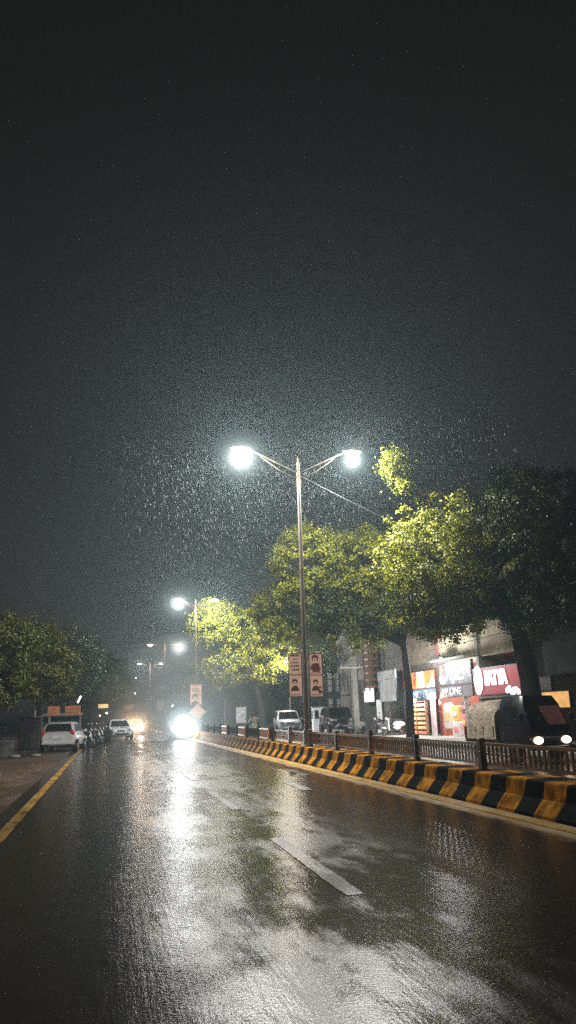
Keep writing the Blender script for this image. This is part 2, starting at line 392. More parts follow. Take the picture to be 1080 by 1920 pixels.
# poster boards strapped to lamp posts
M_POST = mat('faded_poster_glow', (.70, .45, .32), .6, 0, .14, 5, emit=(1, .62, .46), es=.30)  # added glow stands for warm light falling on the posters
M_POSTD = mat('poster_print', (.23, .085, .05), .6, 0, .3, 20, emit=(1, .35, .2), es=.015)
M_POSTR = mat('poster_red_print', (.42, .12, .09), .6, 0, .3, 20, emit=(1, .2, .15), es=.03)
def figure(b, x, z, s, mi=0, y=-.024):
    """a plain bust silhouette printed on a poster: head with gap for the face, shoulders"""
    def arc(r0, r1, a0, a1, cz):
        for k in range(10):
            t0, t1 = R(a0 + (a1 - a0) * k / 10), R(a0 + (a1 - a0) * (k + 1) / 10)
            b.poly([(x + r0 * math.cos(t0), y, cz + r0 * math.sin(t0) * 1.2), (x + r1 * math.cos(t0), y, cz + r1 * math.sin(t0) * 1.2),
                    (x + r1 * math.cos(t1), y, cz + r1 * math.sin(t1) * 1.2), (x + r0 * math.cos(t1), y, cz + r0 * math.sin(t1) * 1.2)], mi)
    arc(s * .26, s * .40, -20, 200, z)
    arc(s * .30, s * .50, 20, 160, z + .03 * s); arc(0, s * .66, 0, 180, z - s * 1.15); arc(s * .06, s * .12, 150, 390, z + .06 * s)
    b.poly([(x - .1 * s, y - .002, z - .1 * s), (x - .1 * s, y - .002, z - .05 * s), (x + .1 * s, y - .002, z - .05 * s), (x + .1 * s, y - .002, z - .1 * s)], mi)
def poster(x, y, z, label, cells, w=.42, h=.68, tilt=0, grp='poster boards strapped to lamp posts'):
    t = thing('poster_board', label, 'poster board', (x, y, z), tilt, grp)
    n = len(cells); H = n * h + (n - 1) * .03
    f = MB()
    for xx in (-w / 2 - .02, w / 2): f.box(xx, xx + .02, -.02, .02, -.02, H + .02)
    for k in range(n + 1):
        zz = -.02 if k == 0 else (H if k == n else k * (h + .03) - .025); f.box(-w / 2, w / 2, -.018, .018, zz, zz + .02)
    f.build('frame', M_RUST, t)
    for k, c in enumerate(cells):
        z0 = k * (h + .03) + .002
        p = MB().box(-w / 2 + .003, w / 2 - .003, -.014, .01, z0, z0 + h - .01).build('poster', M_POST, t)
        d = MB()
        if c == 'text':
            for r_, (a, e, th) in enumerate(((-.8, .75, .07), (-.3, .3, .03), (-.65, .6, .035), (-.7, .7, .055), (-.55, .65, .05))):
                zz = z0 + h * (.86 - .17 * r_); xx = a * w * .5
                while xx < e * w * .5 - .02:       # broken strokes of an unreadable headline, joined by their head line
                    l = random.uniform(.02, .07); x2 = min(xx + l, e * w * .5)
                    d.poly([(xx, -.018, zz), (x2, -.018, zz + random.uniform(-.01, .01)), (x2, -.018, zz + th), (xx, -.018, zz + th * random.uniform(.6, 1))]); xx += l + .012
                d.poly([(a * w * .5, -.0185, zz + th), (e * w * .5 - .01, -.0185, zz + th), (e * w * .5 - .01, -.0185, zz + th + .008), (a * w * .5, -.0185, zz + th + .008)])
                d.build('text_line', M_POSTD, p); d = MB()
        else:
            sc_ = random.uniform(.46, .66)
            figure(d, random.uniform(-.08, .08) * w, z0 + h * (.62 if c == 'bust' else .7), w * sc_, 0, -.018)
            if c == 'redbust': MB().poly([(-w * .3, -.0185, z0 + h * .12), (w * .32, -.0185, z0 + h * .12), (w * .28, -.0185, z0 + h * .55), (-w * .25, -.0185, z0 + h * .5)]).build('torso_print', M_POSTR, p)
            elif random.random() < .6: e_ = MB(); figure(e_, w * random.choice((-.3, .3)), z0 + h * .36, w * .3, 0, -.0175); e_.build('small_print', M_POSTD, p)
            xx = -w * .42
            while xx < w * .36:
                l = random.uniform(.02, .06); d.poly([(xx, -.018, z0 + h * .05), (xx + l, -.018, z0 + h * .05), (xx + l, -.018, z0 + h * random.uniform(.08, .11)), (xx, -.018, z0 + h * .1)]); xx += l + .014
        if c != 'text': d.build('print', M_POSTR if c == 'redbust' else M_POSTD, p)
    return t
poster(5.99, 25.5, 2.04, 'pair of faded orange posters, one with lines of text above a bust', ['bust', 'text'])
poster(6.70, 25.5, 2.02, 'pair of faded orange posters, a red bust above a brown bust', ['bust', 'redbust'])
poster(6.35, 60.0, 2.35, 'orange poster board of two pictures on the second lamp post', ['bust', 'text'], .85, .74)
t = thing('diamond_sign', 'pale diamond shaped board low on the second lamp post', 'sign', (6.45, 59.95, 1.78))
MB().hexa([(0, -.012, -.62), (.62, -.012, 0), (.62, .012, 0), (0, .012, -.62), (-.62, -.012, 0), (0, -.012, .62), (0, .012, .62), (-.62, .012, 0)]).build('board', M_POST, t)
b = MB()
P = [(0, -.02, -.66), (.66, -.02, 0), (0, -.02, .66), (-.66, -.02, 0)]
for k in range(4): b.tube([P[k], P[(k + 1) % 4]], .025, 6)
b.build('frame', M_STEEL, t)

# ------------------------------------------------------------------ trees
def crown_mesh(blobs, leaf, per, seed, droop=.35):
    rnd = random.Random(seed); b = MB()
    for (cx, cy, cz, rx, ry, rz, n) in blobs:
        for _ in range(int(n * 1.45)):
            # clumps sit mostly near the outside of an uneven ellipsoid
            d = Vector((rnd.gauss(0, 1), rnd.gauss(0, 1), rnd.gauss(0, 1))).normalized()
            q = rnd.uniform(.45, 1.0) ** .55 * (1 + .32 * mnoise.noise(d * 2.3 + Vector((seed, cx, cz))))
            c = Vector((cx + d.x * rx * q, cy + d.y * ry * q, cz + d.z * rz * q))
            cr = rnd.uniform(.22, .58) * leaf / .2 * .8; per_ = int(per * 3.6)
            for _ in range(per_):
                e = Vector((rnd.gauss(0, 1), rnd.gauss(0, 1), rnd.gauss(0, .75)))
                p = c + e * cr * .5
                nrm = (e.normalized() * .8 + d * .5 + Vector((rnd.gauss(0, .5), rnd.gauss(0, .5), rnd.gauss(.35, .5)))).normalized()
                a = nrm.orthogonal().normalized(); a.rotate(Matrix.Rotation(rnd.uniform(0, 6.28), 3, nrm)); w = nrm.cross(a)
                L = leaf * rnd.uniform(.34, .72); W = L * .36
                t0, t1, t2 = p - a * L * .5, p + a * L * .5 - nrm * L * droop * .4, p
                i = len(b.v)
                b.v += [tuple(t0), tuple(t2 + w * W + nrm * L * .08), tuple(t1), tuple(t2 - w * W + nrm * L * .08)]
                b.f += [(i, i + 1, i + 2), (i, i + 2, i + 3)]; b.m += [0, 0]
    return b
def tree(label, base, blobs, trunk_h, r, leaf=.2, per=26, seed=1, m=None, bark=None, lean=(0, 0), name='roadside_tree', grp='trees along the road'):
    t = thing(name, label, 'tree', base, 0, grp)
    b = MB(); rnd = random.Random(seed + 99)
    top = Vector((lean[0], lean[1], trunk_h))
    path = [Vector((0, 0, -.05)), Vector((0, 0, .35)), top * .5 + Vector((.12, 0, 0)), top]
    b.tube(path, [r * 1.5, r * 1.08, r * .95, r * .8], 12)
    for (cx, cy, cz, rx, ry, rz, n) in [q[:7] for q in blobs]:
        r_ = r; r = r * min(1, (rx / 2) ** 1.3); c = Vector((cx, cy, cz)); mid = top.lerp(c, .5) + Vector((rnd.uniform(-.3, .3), rnd.uniform(-.3, .3), .3))
        b.tube([top - Vector((0, 0, .25)), mid, c], [r * .6, r * .38, r * .16], 8)
        for _ in range(5):
            d = Vector((rnd.gauss(0, 1), rnd.gauss(0, 1), rnd.gauss(0, .7))).normalized()
            s = mid.lerp(c, rnd.uniform(.2, 1)); e = c + Vector((d.x * rx, d.y * ry, d.z * rz)) * .8
            b.tube([s, s.lerp(e, .5) + Vector((0, 0, .2)), e], [r * .2, r * .12, r * .04], 6)
        r = r_
    b.build('trunk', bark or M_BARK, t, True)
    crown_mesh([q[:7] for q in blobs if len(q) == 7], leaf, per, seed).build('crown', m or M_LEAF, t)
    if any(len(q) > 7 for q in blobs): crown_mesh([q[:7] for q in blobs if len(q) > 7], leaf, per, seed + 1).build('crown', M_LEAFD, t)  # shaded part of the crown, darkened through its leaf colour
    return t
# big tree leaning out from the shop pavement, its outer side lit by the lamp
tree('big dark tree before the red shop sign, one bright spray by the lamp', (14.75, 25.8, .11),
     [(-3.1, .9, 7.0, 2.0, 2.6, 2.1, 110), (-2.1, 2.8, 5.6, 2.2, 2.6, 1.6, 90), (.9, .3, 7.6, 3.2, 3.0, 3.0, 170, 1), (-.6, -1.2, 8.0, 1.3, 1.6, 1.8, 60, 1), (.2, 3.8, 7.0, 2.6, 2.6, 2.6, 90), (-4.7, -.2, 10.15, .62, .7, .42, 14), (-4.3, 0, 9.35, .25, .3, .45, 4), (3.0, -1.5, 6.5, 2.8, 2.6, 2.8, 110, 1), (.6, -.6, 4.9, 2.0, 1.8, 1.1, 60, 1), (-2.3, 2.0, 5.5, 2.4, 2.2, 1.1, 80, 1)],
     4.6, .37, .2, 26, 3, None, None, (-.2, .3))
tree('broad tree with lit yellow green top behind the tall lamp post', (14.0, 36, .11),
     [(-4.9, -1.0, 8.4, 2.0, 2.6, 1.75, 110), (-2.3, -.6, 8.2, 2.2, 2.6, 2.0, 110), (-5.2, 1.5, 6.4, 2.2, 2.6, 1.7, 80), (-2.0, 1.5, 6.0, 2.6, 2.8, 1.7, 90), (.8, .8, 7.4, 2.6, 2.6, 2.4, 70), (-1.6, .3, 5.9, 2.9, 2.4, 1.0, 100, 1), (-4.4, .3, 6.2, 2.2, 2.2, 1.2, 80, 1), (.9, -.6, 5.7, 2.0, 2.0, .9, 60, 1)],
     4.7, .19, .2, 26, 11, None, None, (-.1, 0))
tree('bright yellow green tree touching the second street lamp', (12.6, 66, .11),
     [(-4.4, -.8, 9.0, 1.9, 3, 1.9, 75), (-2.2, 0, 8.2, 2.6, 3, 2.4, 90), (-2.6, .5, 5.6, 2.8, 3, 1.9, 80), (.8, 0, 6.8, 2.6, 3, 2.9, 80)],
     3.9, .3, .3, 26, 21, None, None, (-.6, 0))
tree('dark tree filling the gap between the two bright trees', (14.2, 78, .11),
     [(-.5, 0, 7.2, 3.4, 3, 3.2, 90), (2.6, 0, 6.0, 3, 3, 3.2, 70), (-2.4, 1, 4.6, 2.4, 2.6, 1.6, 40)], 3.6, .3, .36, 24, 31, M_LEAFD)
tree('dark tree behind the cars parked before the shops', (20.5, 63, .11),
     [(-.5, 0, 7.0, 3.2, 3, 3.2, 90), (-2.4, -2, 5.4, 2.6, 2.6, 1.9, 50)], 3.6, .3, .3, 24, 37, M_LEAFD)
# verge side
tree('low leafy tree on the verge over the parked hatchback', (-5.0, 33.5, 0),
     [(.2, .3, 4.2, 2.0, 2.4, 1.75, 80), (2.3, .6, 3.55, 1.5, 2.0, 1.25, 60), (-2.2, 0, 4.2, 2.2, 2.4, 1.8, 60), (1.6, 1.6, 4.6, 1.6, 1.8, 1.3, 40), (.4, -.6, 2.7, 1.6, 1.6, .8, 36)], 2.2, .2, .19, 26, 41, M_LEAFM, M_BARKP)
tree('dark tree behind the low leafy tree on the verge', (-4.6, 56, 0),
     [(0, 0, 6.0, 3.2, 3, 2.6, 90), (2.4, 0, 5.0, 2, 2.6, 2.0, 50), (-3, 0, 5.6, 3, 3, 2.6, 60)], 3.2, .28, .28, 24, 43, M_LEAFD)
L2 = tree('dark tree leaning over the oncoming white cars', (-3.6, 78, 0),
     [(.6, 0, 6.6, 3.4, 3, 3.0, 90), (3.6, 0, 5.2, 2.2, 2.6, 2.2, 60), (-2, 0, 5.6, 3, 3, 2.8, 60)], 3.2, .3, .34, 24, 47, M_LEAFD)
for x, y, rz, l in ((-3.4, 104, .7, 'distant tree past the white cars, first beyond the leaning tree'), (-2.8, 128, 2.2, 'distant tree in the haze at the bend of the road'),
                    (14.5, 104, 3.3, 'distant tree across the median past the third lamp'), (15.5, 132, 4.4, 'distant tree across the median by the farthest lamp'),
                    (-1, 165, 1.1, 'last tree closing the view above the verge'), (14, 170, 5.2, 'last tree closing the view across the median'), (24, 120, 2.6, 'distant tree standing behind the shop row')):
    dup(L2, (x, y, 0), rz, l)

# ------------------------------------------------------------------ vehicles
def car(name, label, loc, rz, paint, P, lit=None, group=None, bonnet=None):
    """front toward -y. P: length, width, list of body stations, list of cabin rings"""
    t = thing(name, label, 'car', loc, rz, group)
    L, W = P['L'], P['W']; h = L / 2; w0 = W / 2
    rs = []
    for (q, zt, wf, zb) in P['body']:
        y = -h + L * q; w = w0 * wf; zm = zb + (zt - zb) * .55
        half = [(.55 * w, zb), (.93 * w, zb + .06), (w, zm), (.975 * w, zt - .10), (.90 * w, zt - .02), (.6 * w, zt + .012), (0, zt + .025)]
        rs.append([(x, y, z) for x, z in half] + [(-x, y, z) for x, z in reversed(half[:-1])])
    MB().rings(rs).build('body', paint, t, True)
    # cabin
    C = P['cabin']
    def ring(y0, y1, w, z, c=.09):
        return [(-w + c, y0, z), (w - c, y0, z), (w, y0 + c, z), (w, y1 - c, z), (w - c, y1, z), (-w + c, y1, z), (-w, y1 - c, z), (-w, y0 + c, z)]
    MB().rings([ring(*r_) for r_ in C]).build('cabin', paint, t, True)
    def at(z):
        for a, c in zip(C, C[1:]):
            if a[3] <= z <= c[3]:
                k = (z - a[3]) / (c[3] - a[3]); return [a[i] + (c[i] - a[i]) * k for i in range(3)]
    zl, zh = C[0][3] + .07, C[2][3] - .03
    lo, md, hi = at(zl), at(C[1][3]), at(zh)
    zs = (zl, C[1][3], zh)
    def glass(nm, kind):
        b = MB()
        for (A, za), (B, zb_) in (((lo, zs[0]), (md, zs[1])), ((md, zs[1]), (hi, zs[2]))):
            if kind in 'fr':
                i = 0 if kind == 'f' else 1; s = -.014 if kind == 'f' else .014
                b.poly([(-A[2] + .11, A[i] + s, za), (A[2] - .11, A[i] + s, za), (B[2] - .11, B[i] + s, zb_), (-B[2] + .11, B[i] + s, zb_)])
            else:
                s = 1 if kind[0] == 'R' else -1; k0, k1 = ((.07, .47), (.52, .93))[int(kind[1])]
                f = lambda T, k: T[0] + .06 + (T[1] - T[0] - .12) * k
                b.poly([(s * (A[2] + .012), f(A, k0), za), (s * (A[2] + .012), f(A, k1), za), (s * (B[2] + .012), f(B, k1), zb_), (s * (B[2] + .012), f(B, k0), zb_)])
        b.build(nm, M_GLASS, t)
    glass('windscreen', 'f'); glass('rear_window', 'r')
    for s in 'LR':
        for k in '01': glass('side_window', s + k)
    r = P.get('wr', .31)
    for s in (-1, 1):
        for yy in (-h + L * .2, h - L * .19):
            x = s * (w0 - .08)
            MB().disc((x + s * .0, yy, r), r + .045, .19, 18).build('wheel_arch', M_BLACK, t)
            wb = MB().wheel((x + s * .03, yy, r), r, .2).build('wheel', M_RUB, t, True)
            MB().disc((x + s * .05, yy, r), r * .63, .12, 14).build('rim', M_RIM, wb, True)
        zf = P['zlamp']; yb = -h + .05
        f = MB().ball((s * w0 * (.70 if P.get('hl', 1) == 1 else .6), yb + .10, zf), (.17 * P.get('hl', 1), .13 * P.get('hl', 1), .085 * P.get('hl', 1)), 12, 6).build('headlight', lit or M_LAMPOFF, t, True)
        MB().ball((s * w0 * .80, h - .09, P['ztail']), (.13, .10, .15), 10, 6).build('taillight', M_RED, t, True)
        MB().ball((s * (w0 + .1), C[0][0] + .38, C[0][3] + .07), (.10, .06, .075), 10, 6).build('mirror', paint, t, True)
        MB().ball((s * w0 * .68, -h + .0, .40), (.08, .05, .05), 8, 5).build('fog_lamp', M_LAMPOFF, t, True)
    g = MB().box(-w0 * .3, w0 * .3, -h - .035, -h + .1, zf - .08, zf - .005, 0, .01)
    g.build('upper_grille', M_BLACK, t)
    MB().box(-w0 * .55, w0 * .55, -h - .045, -h + .1, .33, .47, 0, .012).build('lower_grille', M_BLACK, t)
    MB().box(-.25, .25, -h - .065, -h - .047, .475, .575).build('number_plate', M_PLATE, t)
    MB().box(-.25, .25, h + .0, h + .03, P['ztail'] - .27, P['ztail'] - .15).build('number_plate', M_PLATE, t)
    MB().box(-w0 * .86, w0 * .86, h - .08, h + .04, .36, .5, 0, .03).build('rear_bumper', paint, t, True)
    MB().box(-w0 * .7, w0 * .7, h - .1, h + .02, .24, .34, 0, .02).build('rear_skirt', M_BLACK, t)
    return t
HATCH = dict(L=3.8, W=1.72, zlamp=.72, ztail=.90, wr=.3,
    body=[(0, .60, .72, .30), (.03, .70, .86, .26), (.12, .80, .96, .24), (.26, .91, 1, .24), (.5, .95, 1, .24), (.8, .98, 1, .25), (.95, .97, .93, .27), (1, .86, .84, .34)],
    cabin=[(-.98, 1.74, .80, .90), (-.55, 1.66, .73, 1.2), (-.15, 1.48, .63, 1.37), (.1, 1.25, .50, 1.43)])
SEDAN = dict(L=4.2, W=1.70, zlamp=.70, ztail=.86, wr=.31,
    body=[(0, .58, .74, .30), (.03, .68, .86, .25), (.13, .79, .96, .23), (.28, .90, 1, .23), (.5, .93, 1, .23), (.76, .96, 1, .25), (.95, .95, .94, .28), (1, .84, .86, .34)],
    cabin=[(-.95, 1.55, .78, .88), (-.5, 1.35, .71, 1.17), (-.15, 1.05, .61, 1.39), (.1, .8, .48, 1.46)])
SUV = dict(L=4.4, W=1.84, zlamp=.88, ztail=1.05, wr=.37,
    body=[(0, .72, .78, .38), (.03, .88, .90, .33), (.12, .99, .97, .31), (.27, 1.08, 1, .31), (.5, 1.10, 1, .31), (.8, 1.12, 1, .31), (.96, 1.10, .95, .34), (1, .95, .88, .42)],
    cabin=[(-1.08, 2.05, .86, 1.05), (-.75, 2.0, .79, 1.38), (-.45, 1.92, .71, 1.66), (-.15, 1.7, .56, 1.74)])
car('hatchback', 'white hatchback parked on the verge showing its red tail lights', (-2.22, 43.0, .0), R(173) , M_WHITEP, HATCH)
car('sedan', 'white car with unlit headlamps coming out from under the dark trees', (.72, 61.2, 0), R(5), M_WHITEP, SEDAN)
M_HLW = glow('warm_headlamp', (1, .82, .6), 40); M_HLC = glow('cool_headlamp', (.95, 1, 1), 300)
car('sedan', 'white car behind with both warm headlamps lit', (2.35, 77.3, 0), R(2), M_WHITEP, SEDAN, M_HLW)
car('hatchback', 'car lost in the glare of its own dazzling headlamps beside the median kerb', (5.15, 58.6, 0), 0, M_GREYP, dict(HATCH, W=1.4, hl=1.35), M_HLC)
car('off_roader', 'pale off-roader parked beyond the fence under the trees', (13.15, 59.2, 0), R(-6), M_SILVER, SUV)
car('off_roader', 'dark grey off-roader parked beside the white booth', (15.0, 51.8, .115), R(-4), M_GREYP, SUV)
def spot(name, loc, target, power, col, ang, r=.05, blend=.4):
    l = bpy.data.lights.new(name, 'SPOT'); l.energy = power; l.color = col; l.spot_size = R(ang); l.spot_blend = blend; l.shadow_soft_size = r
    o = bpy.data.objects.new(name, l); COL.objects.link(o); o.location = loc
    o.rotation_euler = (Vector(target) - Vector(loc)).to_track_quat('-Z', 'Y').to_euler(); return o
for s in (-.42, .42):
    spot('headlamp_beam', (5.15 + s, 56.5, .74), (4.0 + s, 18, .3), 6500, (.93, 1, 1), 26, .16, .9)
    spot('headlamp_beam', (2.35 + s * 1.15, 75.0, .74), (1.8, 40, .2), 700, (1, .74, .48), 50, .16, .9)
point('headlamp_glare', (4.95, 55.9, 1.0), 1100, (.8, .95, 1), .3)
point('headlamp_glare', (2.35 + .55, 74.7, .85), 800, (1, .8, .58), .16); point('headlamp_glare', (2.35 - .55, 74.7, .85), 800, (1, .62, .4), .16)

# small goods truck beyond the fence: dark cab, beige tarpaulin over its load bed
t = thing('mini_truck', 'small dark goods truck with beige tarpaulin over its load behind the fence', 'truck', (11.7, 19.7, 0), R(3))
M_CAB = mat('deep_blue_black_paint', (.016, .016, .024), .3, .1, .3, 3, coat=.5)
cab = [[(-.62, .06, .42), (.62, .06, .42), (.66, .25, .42), (.66, 1.5, .42), (-.66, 1.5, .42), (-.66, .25, .42)],
       [(-.62, 0, .62), (.62, 0, .62), (.70, .2, .62), (.70, 1.5, .62), (-.70, 1.5, .62), (-.70, .2, .62)],
       [(-.60, .04, .95), (.60, .04, .95), (.70, .22, .95), (.70, 1.5, .95), (-.70, 1.5, .95), (-.70, .22, .95)],
       [(-.56, .36, 1.55), (.56, .36, 1.55), (.62, .5, 1.55), (.62, 1.5, 1.55), (-.62, 1.5, 1.55), (-.62, .5, 1.55)],
       [(-.46, .5, 1.78), (.46, .5, 1.78), (.52, .62, 1.78), (.52, 1.45, 1.78), (-.52, 1.45, 1.78), (-.52, .62, 1.78)]]
MB().rings(cab).build('cab', M_CAB, t, True)
M_WSC = mat('windscreen_painted_reflection', (.20, .075, .065), .2, 0, .5, 2.2, spec=.8, emit=(.8, .3, .26), es=.05)  # pinkish reflection painted into the glass, with a faint glow
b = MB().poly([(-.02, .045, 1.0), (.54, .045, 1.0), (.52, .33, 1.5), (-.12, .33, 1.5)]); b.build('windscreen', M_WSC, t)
MB().poly([(-.54, .045, 1.0), (-.04, .045, 1.0), (-.14, .33, 1.5), (-.52, .33, 1.5)]).build('windscreen', M_GLASS, t)
for s in (-1, 1):
    MB().poly([(s * .706, .35, 1.0), (s * .706, 1.3, 1.0), (s * .632, 1.25, 1.5), (s * .632, .6, 1.5)]).build('side_window', M_GLASS, t)
    MB().ball((s * .43, -.02, .60), (.15, .07, .10), 12, 6).build('headlight', glow('truck_headlamp', (1, .66, .40), 5), t, True)
    MB().box(s * .80 - .06, s * .80 + .06, .12, .18, 1.1, 1.3, 0, .02).build('mirror', M_BLACK, t)
    for yy in (.75, 2.9):
        wb = MB().wheel((s * .6, yy, .27), .27, .17).build('wheel', M_RUB, t, True); MB().disc((s * .61, yy, .27), .17, .13).build('rim', M_RIM, wb)
MB().box(-.3, .3, -.045, -.012, .66, .70).build('trim_strip', M_CHROME, t)
MB().box(-.68, .68, -.07, .05, .34, .46, 0, .03).build('bumper', M_BLACK, t)
MB().box(-.22, .22, -.085, -.071, .36, .45).build('number_plate', M_PLATE, t)
MB().box(-.26, .26, -.03, -.004, .72, .80, 0, .008).build('grille', M_DARKM, t)
for s in (-1, 1):
    MB().ball((s * .60, .05, .62), (.05, .06, .06), 8, 5).build('indicator', mat('amber_lens', (.5, .2, .03), .3), t, True)
    MB().tube([(s * .30 - .12, .04, 1.0), (s * .30 + .1, .13, 1.22)], .01, 5).build('wiper', M_BLACK, t)
MB().box(-.72, .72, 1.56, 3.5, .42, .60).box(-.74, .74, 1.56, 3.5, .601, .95).build('load_bed', M_CAB, t)
rs = []
for k in range(13):
    y = 1.62 + 1.75 * k / 12; sag = .05 * math.sin(k * 2.6) + .04 * math.cos(k * 1.1); e = .18 if k in (0, 12) else 0
    rs.append([(.76 * math.cos(a) * (1 + .03 * math.sin(k * 1.7 + a * 3)), y, .60 + (1.08 - e + sag) * max(0, math.sin(a)) ** .26) for a in [math.pi * j / 14 for j in range(15)]])
MB().rings(rs, 0, True, False).build('tarpaulin', M_TARP, t, True)

# ------------------------------------------------------------------ two-wheelers
def motorcycle(name, label, loc, rz, paint, group=None, scooter=False):
    t = thing(name, label, 'scooter' if scooter else 'motorcycle', loc, rz, group)
    r = .22 if scooter else .29; wbz = .62
    for yy in (-wbz, wbz):
        wb = MB().wheel((0, yy, r), r, .1, inner=.72).build('wheel', M_RUB, t, True)
        b = MB().disc((0, yy, r), .07, .12, 10)
        for k in range(6):
            a = k * math.pi / 3; b.tube([(0, yy, r), (0, yy + r * .74 * math.cos(a), r + r * .74 * math.sin(a))], .012, 5)
        b.build('rim', M_RIM, wb)
    if scooter:
        MB().ball((0, .46, .60), (.19, .46, .19), 14, 8).ball((0, .30, .42), (.15, .28, .16), 12, 6).build('body', paint, t, True)
        MB().box(-.17, .17, -.42, .1, .26, .32, 0, .02).build('floorboard', M_BLACK, t)
        MB().rings([[(-.2, -.46, .28), (.2, -.46, .28), (.2, -.40, .28), (-.2, -.40, .28)], [(-.22, -.52, .6), (.22, -.52, .6), (.22, -.46, .6), (-.22, -.46, .6)],
                    [(-.12, -.42, .95), (.12, -.42, .95), (.12, -.36, .95), (-.12, -.36, .95)]]).build('front_apron', paint, t, True)
        MB().ball((0, -.62, .42), (.1, .24, .07), 10, 6).build('mudguard', paint, t, True)
        MB().ball((0, .42, .84), (.15, .42, .07), 12, 6).build('seat', M_BLACK, t, True)
    else:
        MB().ball((0, -.18, .82), (.15, .3, .14), 12, 8).build('fuel_tank', paint, t, True)
        MB().ball((0, .38, .80), (.14, .40, .07), 12, 6).build('seat', M_BLACK, t, True)
        MB().box(-.14, .14, -.22, .2, .30, .62, 0, .05).build('engine', M_STEEL, t, True)
        MB().tube([(0, -.45, .78), (0, .2, .66), (0, .62, .72), (0, .85, .8)], [.03, .04, .04, .02], 8).tube([(0, -.4, .74), (0, -.2, .35), (0, .3, .3), (0, .62, .3)], .025, 8).build('frame', M_BLACK, t, True)
        MB().tube([(.13, -.2, .35), (.15, .1, .24), (.16, .8, .36)], [.03, .035, .05], 8).build('exhaust', M_CHROME, t, True)
        MB().ball((0, .86, .62), (.08, .2, .06), 10, 6).build('mudguard', paint, t, True)
    for s in (-1, 1):
        MB().tube([(s * .08, -wbz, r), (s * .08, -.42, .86)], .022, 8).build('fork', M_CHROME, t)
        MB().tube([(s * .28, -.40, 1.04), (s * .34, -.43, 1.22)], .008, 5).ball((s * .36, -.42, 1.26), (.07, .02, .045), 8, 5).build('mirror', M_CHROME, t)
    MB().tube([(-.36, -.28, 1.02), (-.15, -.40, 1.03), (.15, -.40, 1.03), (.36, -.28, 1.02)], .016, 8).build('handlebar', M_BLACK, t)
    MB().ball((0, -.50, .92), (.10, .08, .10), 10, 6).build('headlight', M_LAMPOFF, t, True)
    return t
BG = 'motorcycles parked on the verge'
m0 = motorcycle('motorcycle', 'dark motorcycle parked nearest the white hatchback', (-1.45, 47.6, 0), R(75), M_GREYP, BG)
for x, y, a, l in ((-1.25, 49.6, 66, 'dark motorcycle parked second from the white hatchback'), (-1.05, 51.6, 80, 'dark motorcycle parked third from the white hatchback'), (-.85, 54.0, 70, 'dark motorcycle parked nearest the oncoming white car')):
    dup(m0, (x, y, 0), R(a), l)
SG = 'two-wheelers parked before the shops'
s0 = motorcycle('scooter', 'pale scooter parked before the dark shutter next to the crate rack', (15.9, 43.6, .115), R(-70), M_SILVER, SG, True)
dup(s0, (15.2, 48.4, .115), R(-55), 'pale scooter parked at the nose of the dark off-roader')
m1 = dup(m0, (15.9, 45.8, .115), R(-60), 'dark motorcycle parked beneath the white banner'); m1['group'] = SG

# rider in pale clothes sitting on a scooter across the median
s1 = dup(s0, (8.45, 47.4, 0), R(-20), 'scooter carrying the pale rider beyond the fence')
def person(name, label, loc, rz, joints, edges, cloth, skin):
    t = thing(name, label, 'person', loc, rz)
    me = bpy.data.meshes.new('body'); me.from_pydata([j[0] for j in joints], edges, [])
    o = bpy.data.objects.new('body', me); COL.objects.link(o); o.parent = t
    sk = o.modifiers.new('skin', 'SKIN'); o.modifiers.new('sub', 'SUBSURF').levels = 2; o.modifiers['sub'].render_levels = 2
    for k, j in enumerate(joints):
        me.skin_vertices[0].data[k].radius = (j[1], j[1] * (j[2] if len(j) > 2 else 1))
    me.skin_vertices[0].data[0].use_root = True
    me.materials.append(cloth)
    h = MB().ball((0, .0, 1.47), (.085, .105, .125), 14, 10).ball((0, -.105, 1.46), (.018, .02, .025), 6, 4)
    for s in (-1, 1): h.ball((s * .086, .01, 1.47), (.015, .025, .035), 6, 4)
    hd = h.build('head', skin, t, True)
    MB().ball((0, .02, 1.52), (.093, .108, .10), 14, 8).build('hair', M_BLACK, hd, True)
    for s in (-1, 1):
        hb = MB().ball((s * .3, -.30, 1.05), (.035, .05, .03), 8, 5)
        for k in range(4): hb.tube([(s * (.275 + .017 * k), -.33, 1.06), (s * (.275 + .017 * k), -.375, 1.055), (s * (.275 + .017 * k), -.375, 1.02)], .009, 5)
        hb.tube([(s * .26, -.29, 1.04), (s * .262, -.33, 1.01)], .01, 5).build('hand', skin, t, True)
    return t
J = [((0, .22, .92), .16, .8), ((0, .20, 1.12), .14, .75), ((0, .12, 1.30), .16, .6), ((0, .04, 1.36), .055),
     ((-.17, .12, 1.31), .06), ((-.25, -.06, 1.13), .048), ((-.29, -.26, 1.06), .035), ((.17, .12, 1.31), .06), ((.25, -.06, 1.13), .048), ((.29, -.26, 1.06), .035),
     ((-.11, .18, .88), .095), ((-.15, -.20, .80), .075), ((-.15, -.16, .42), .05), ((-.15, -.30, .36), .04), ((.11, .18, .88), .095), ((.15, -.20, .80), .075), ((.15, -.16, .42), .05), ((.15, -.30, .36), .04)]
E_ = [(0, 1), (1, 2), (2, 3), (2, 4), (4, 5), (5, 6), (2, 7), (7, 8), (8, 9), (0, 10), (10, 11), (11, 12), (12, 13), (0, 14), (14, 15), (15, 16), (16, 17)]
person('person', 'person in pale clothes sitting on a scooter beyond the fence', (8.45, 47.4, 0), R(-20), J, E_, mat('pale_cotton', (.62, .55, .45), .8, 0, .15), mat('skin', (.22, .12, .075), .5, 0, .1))

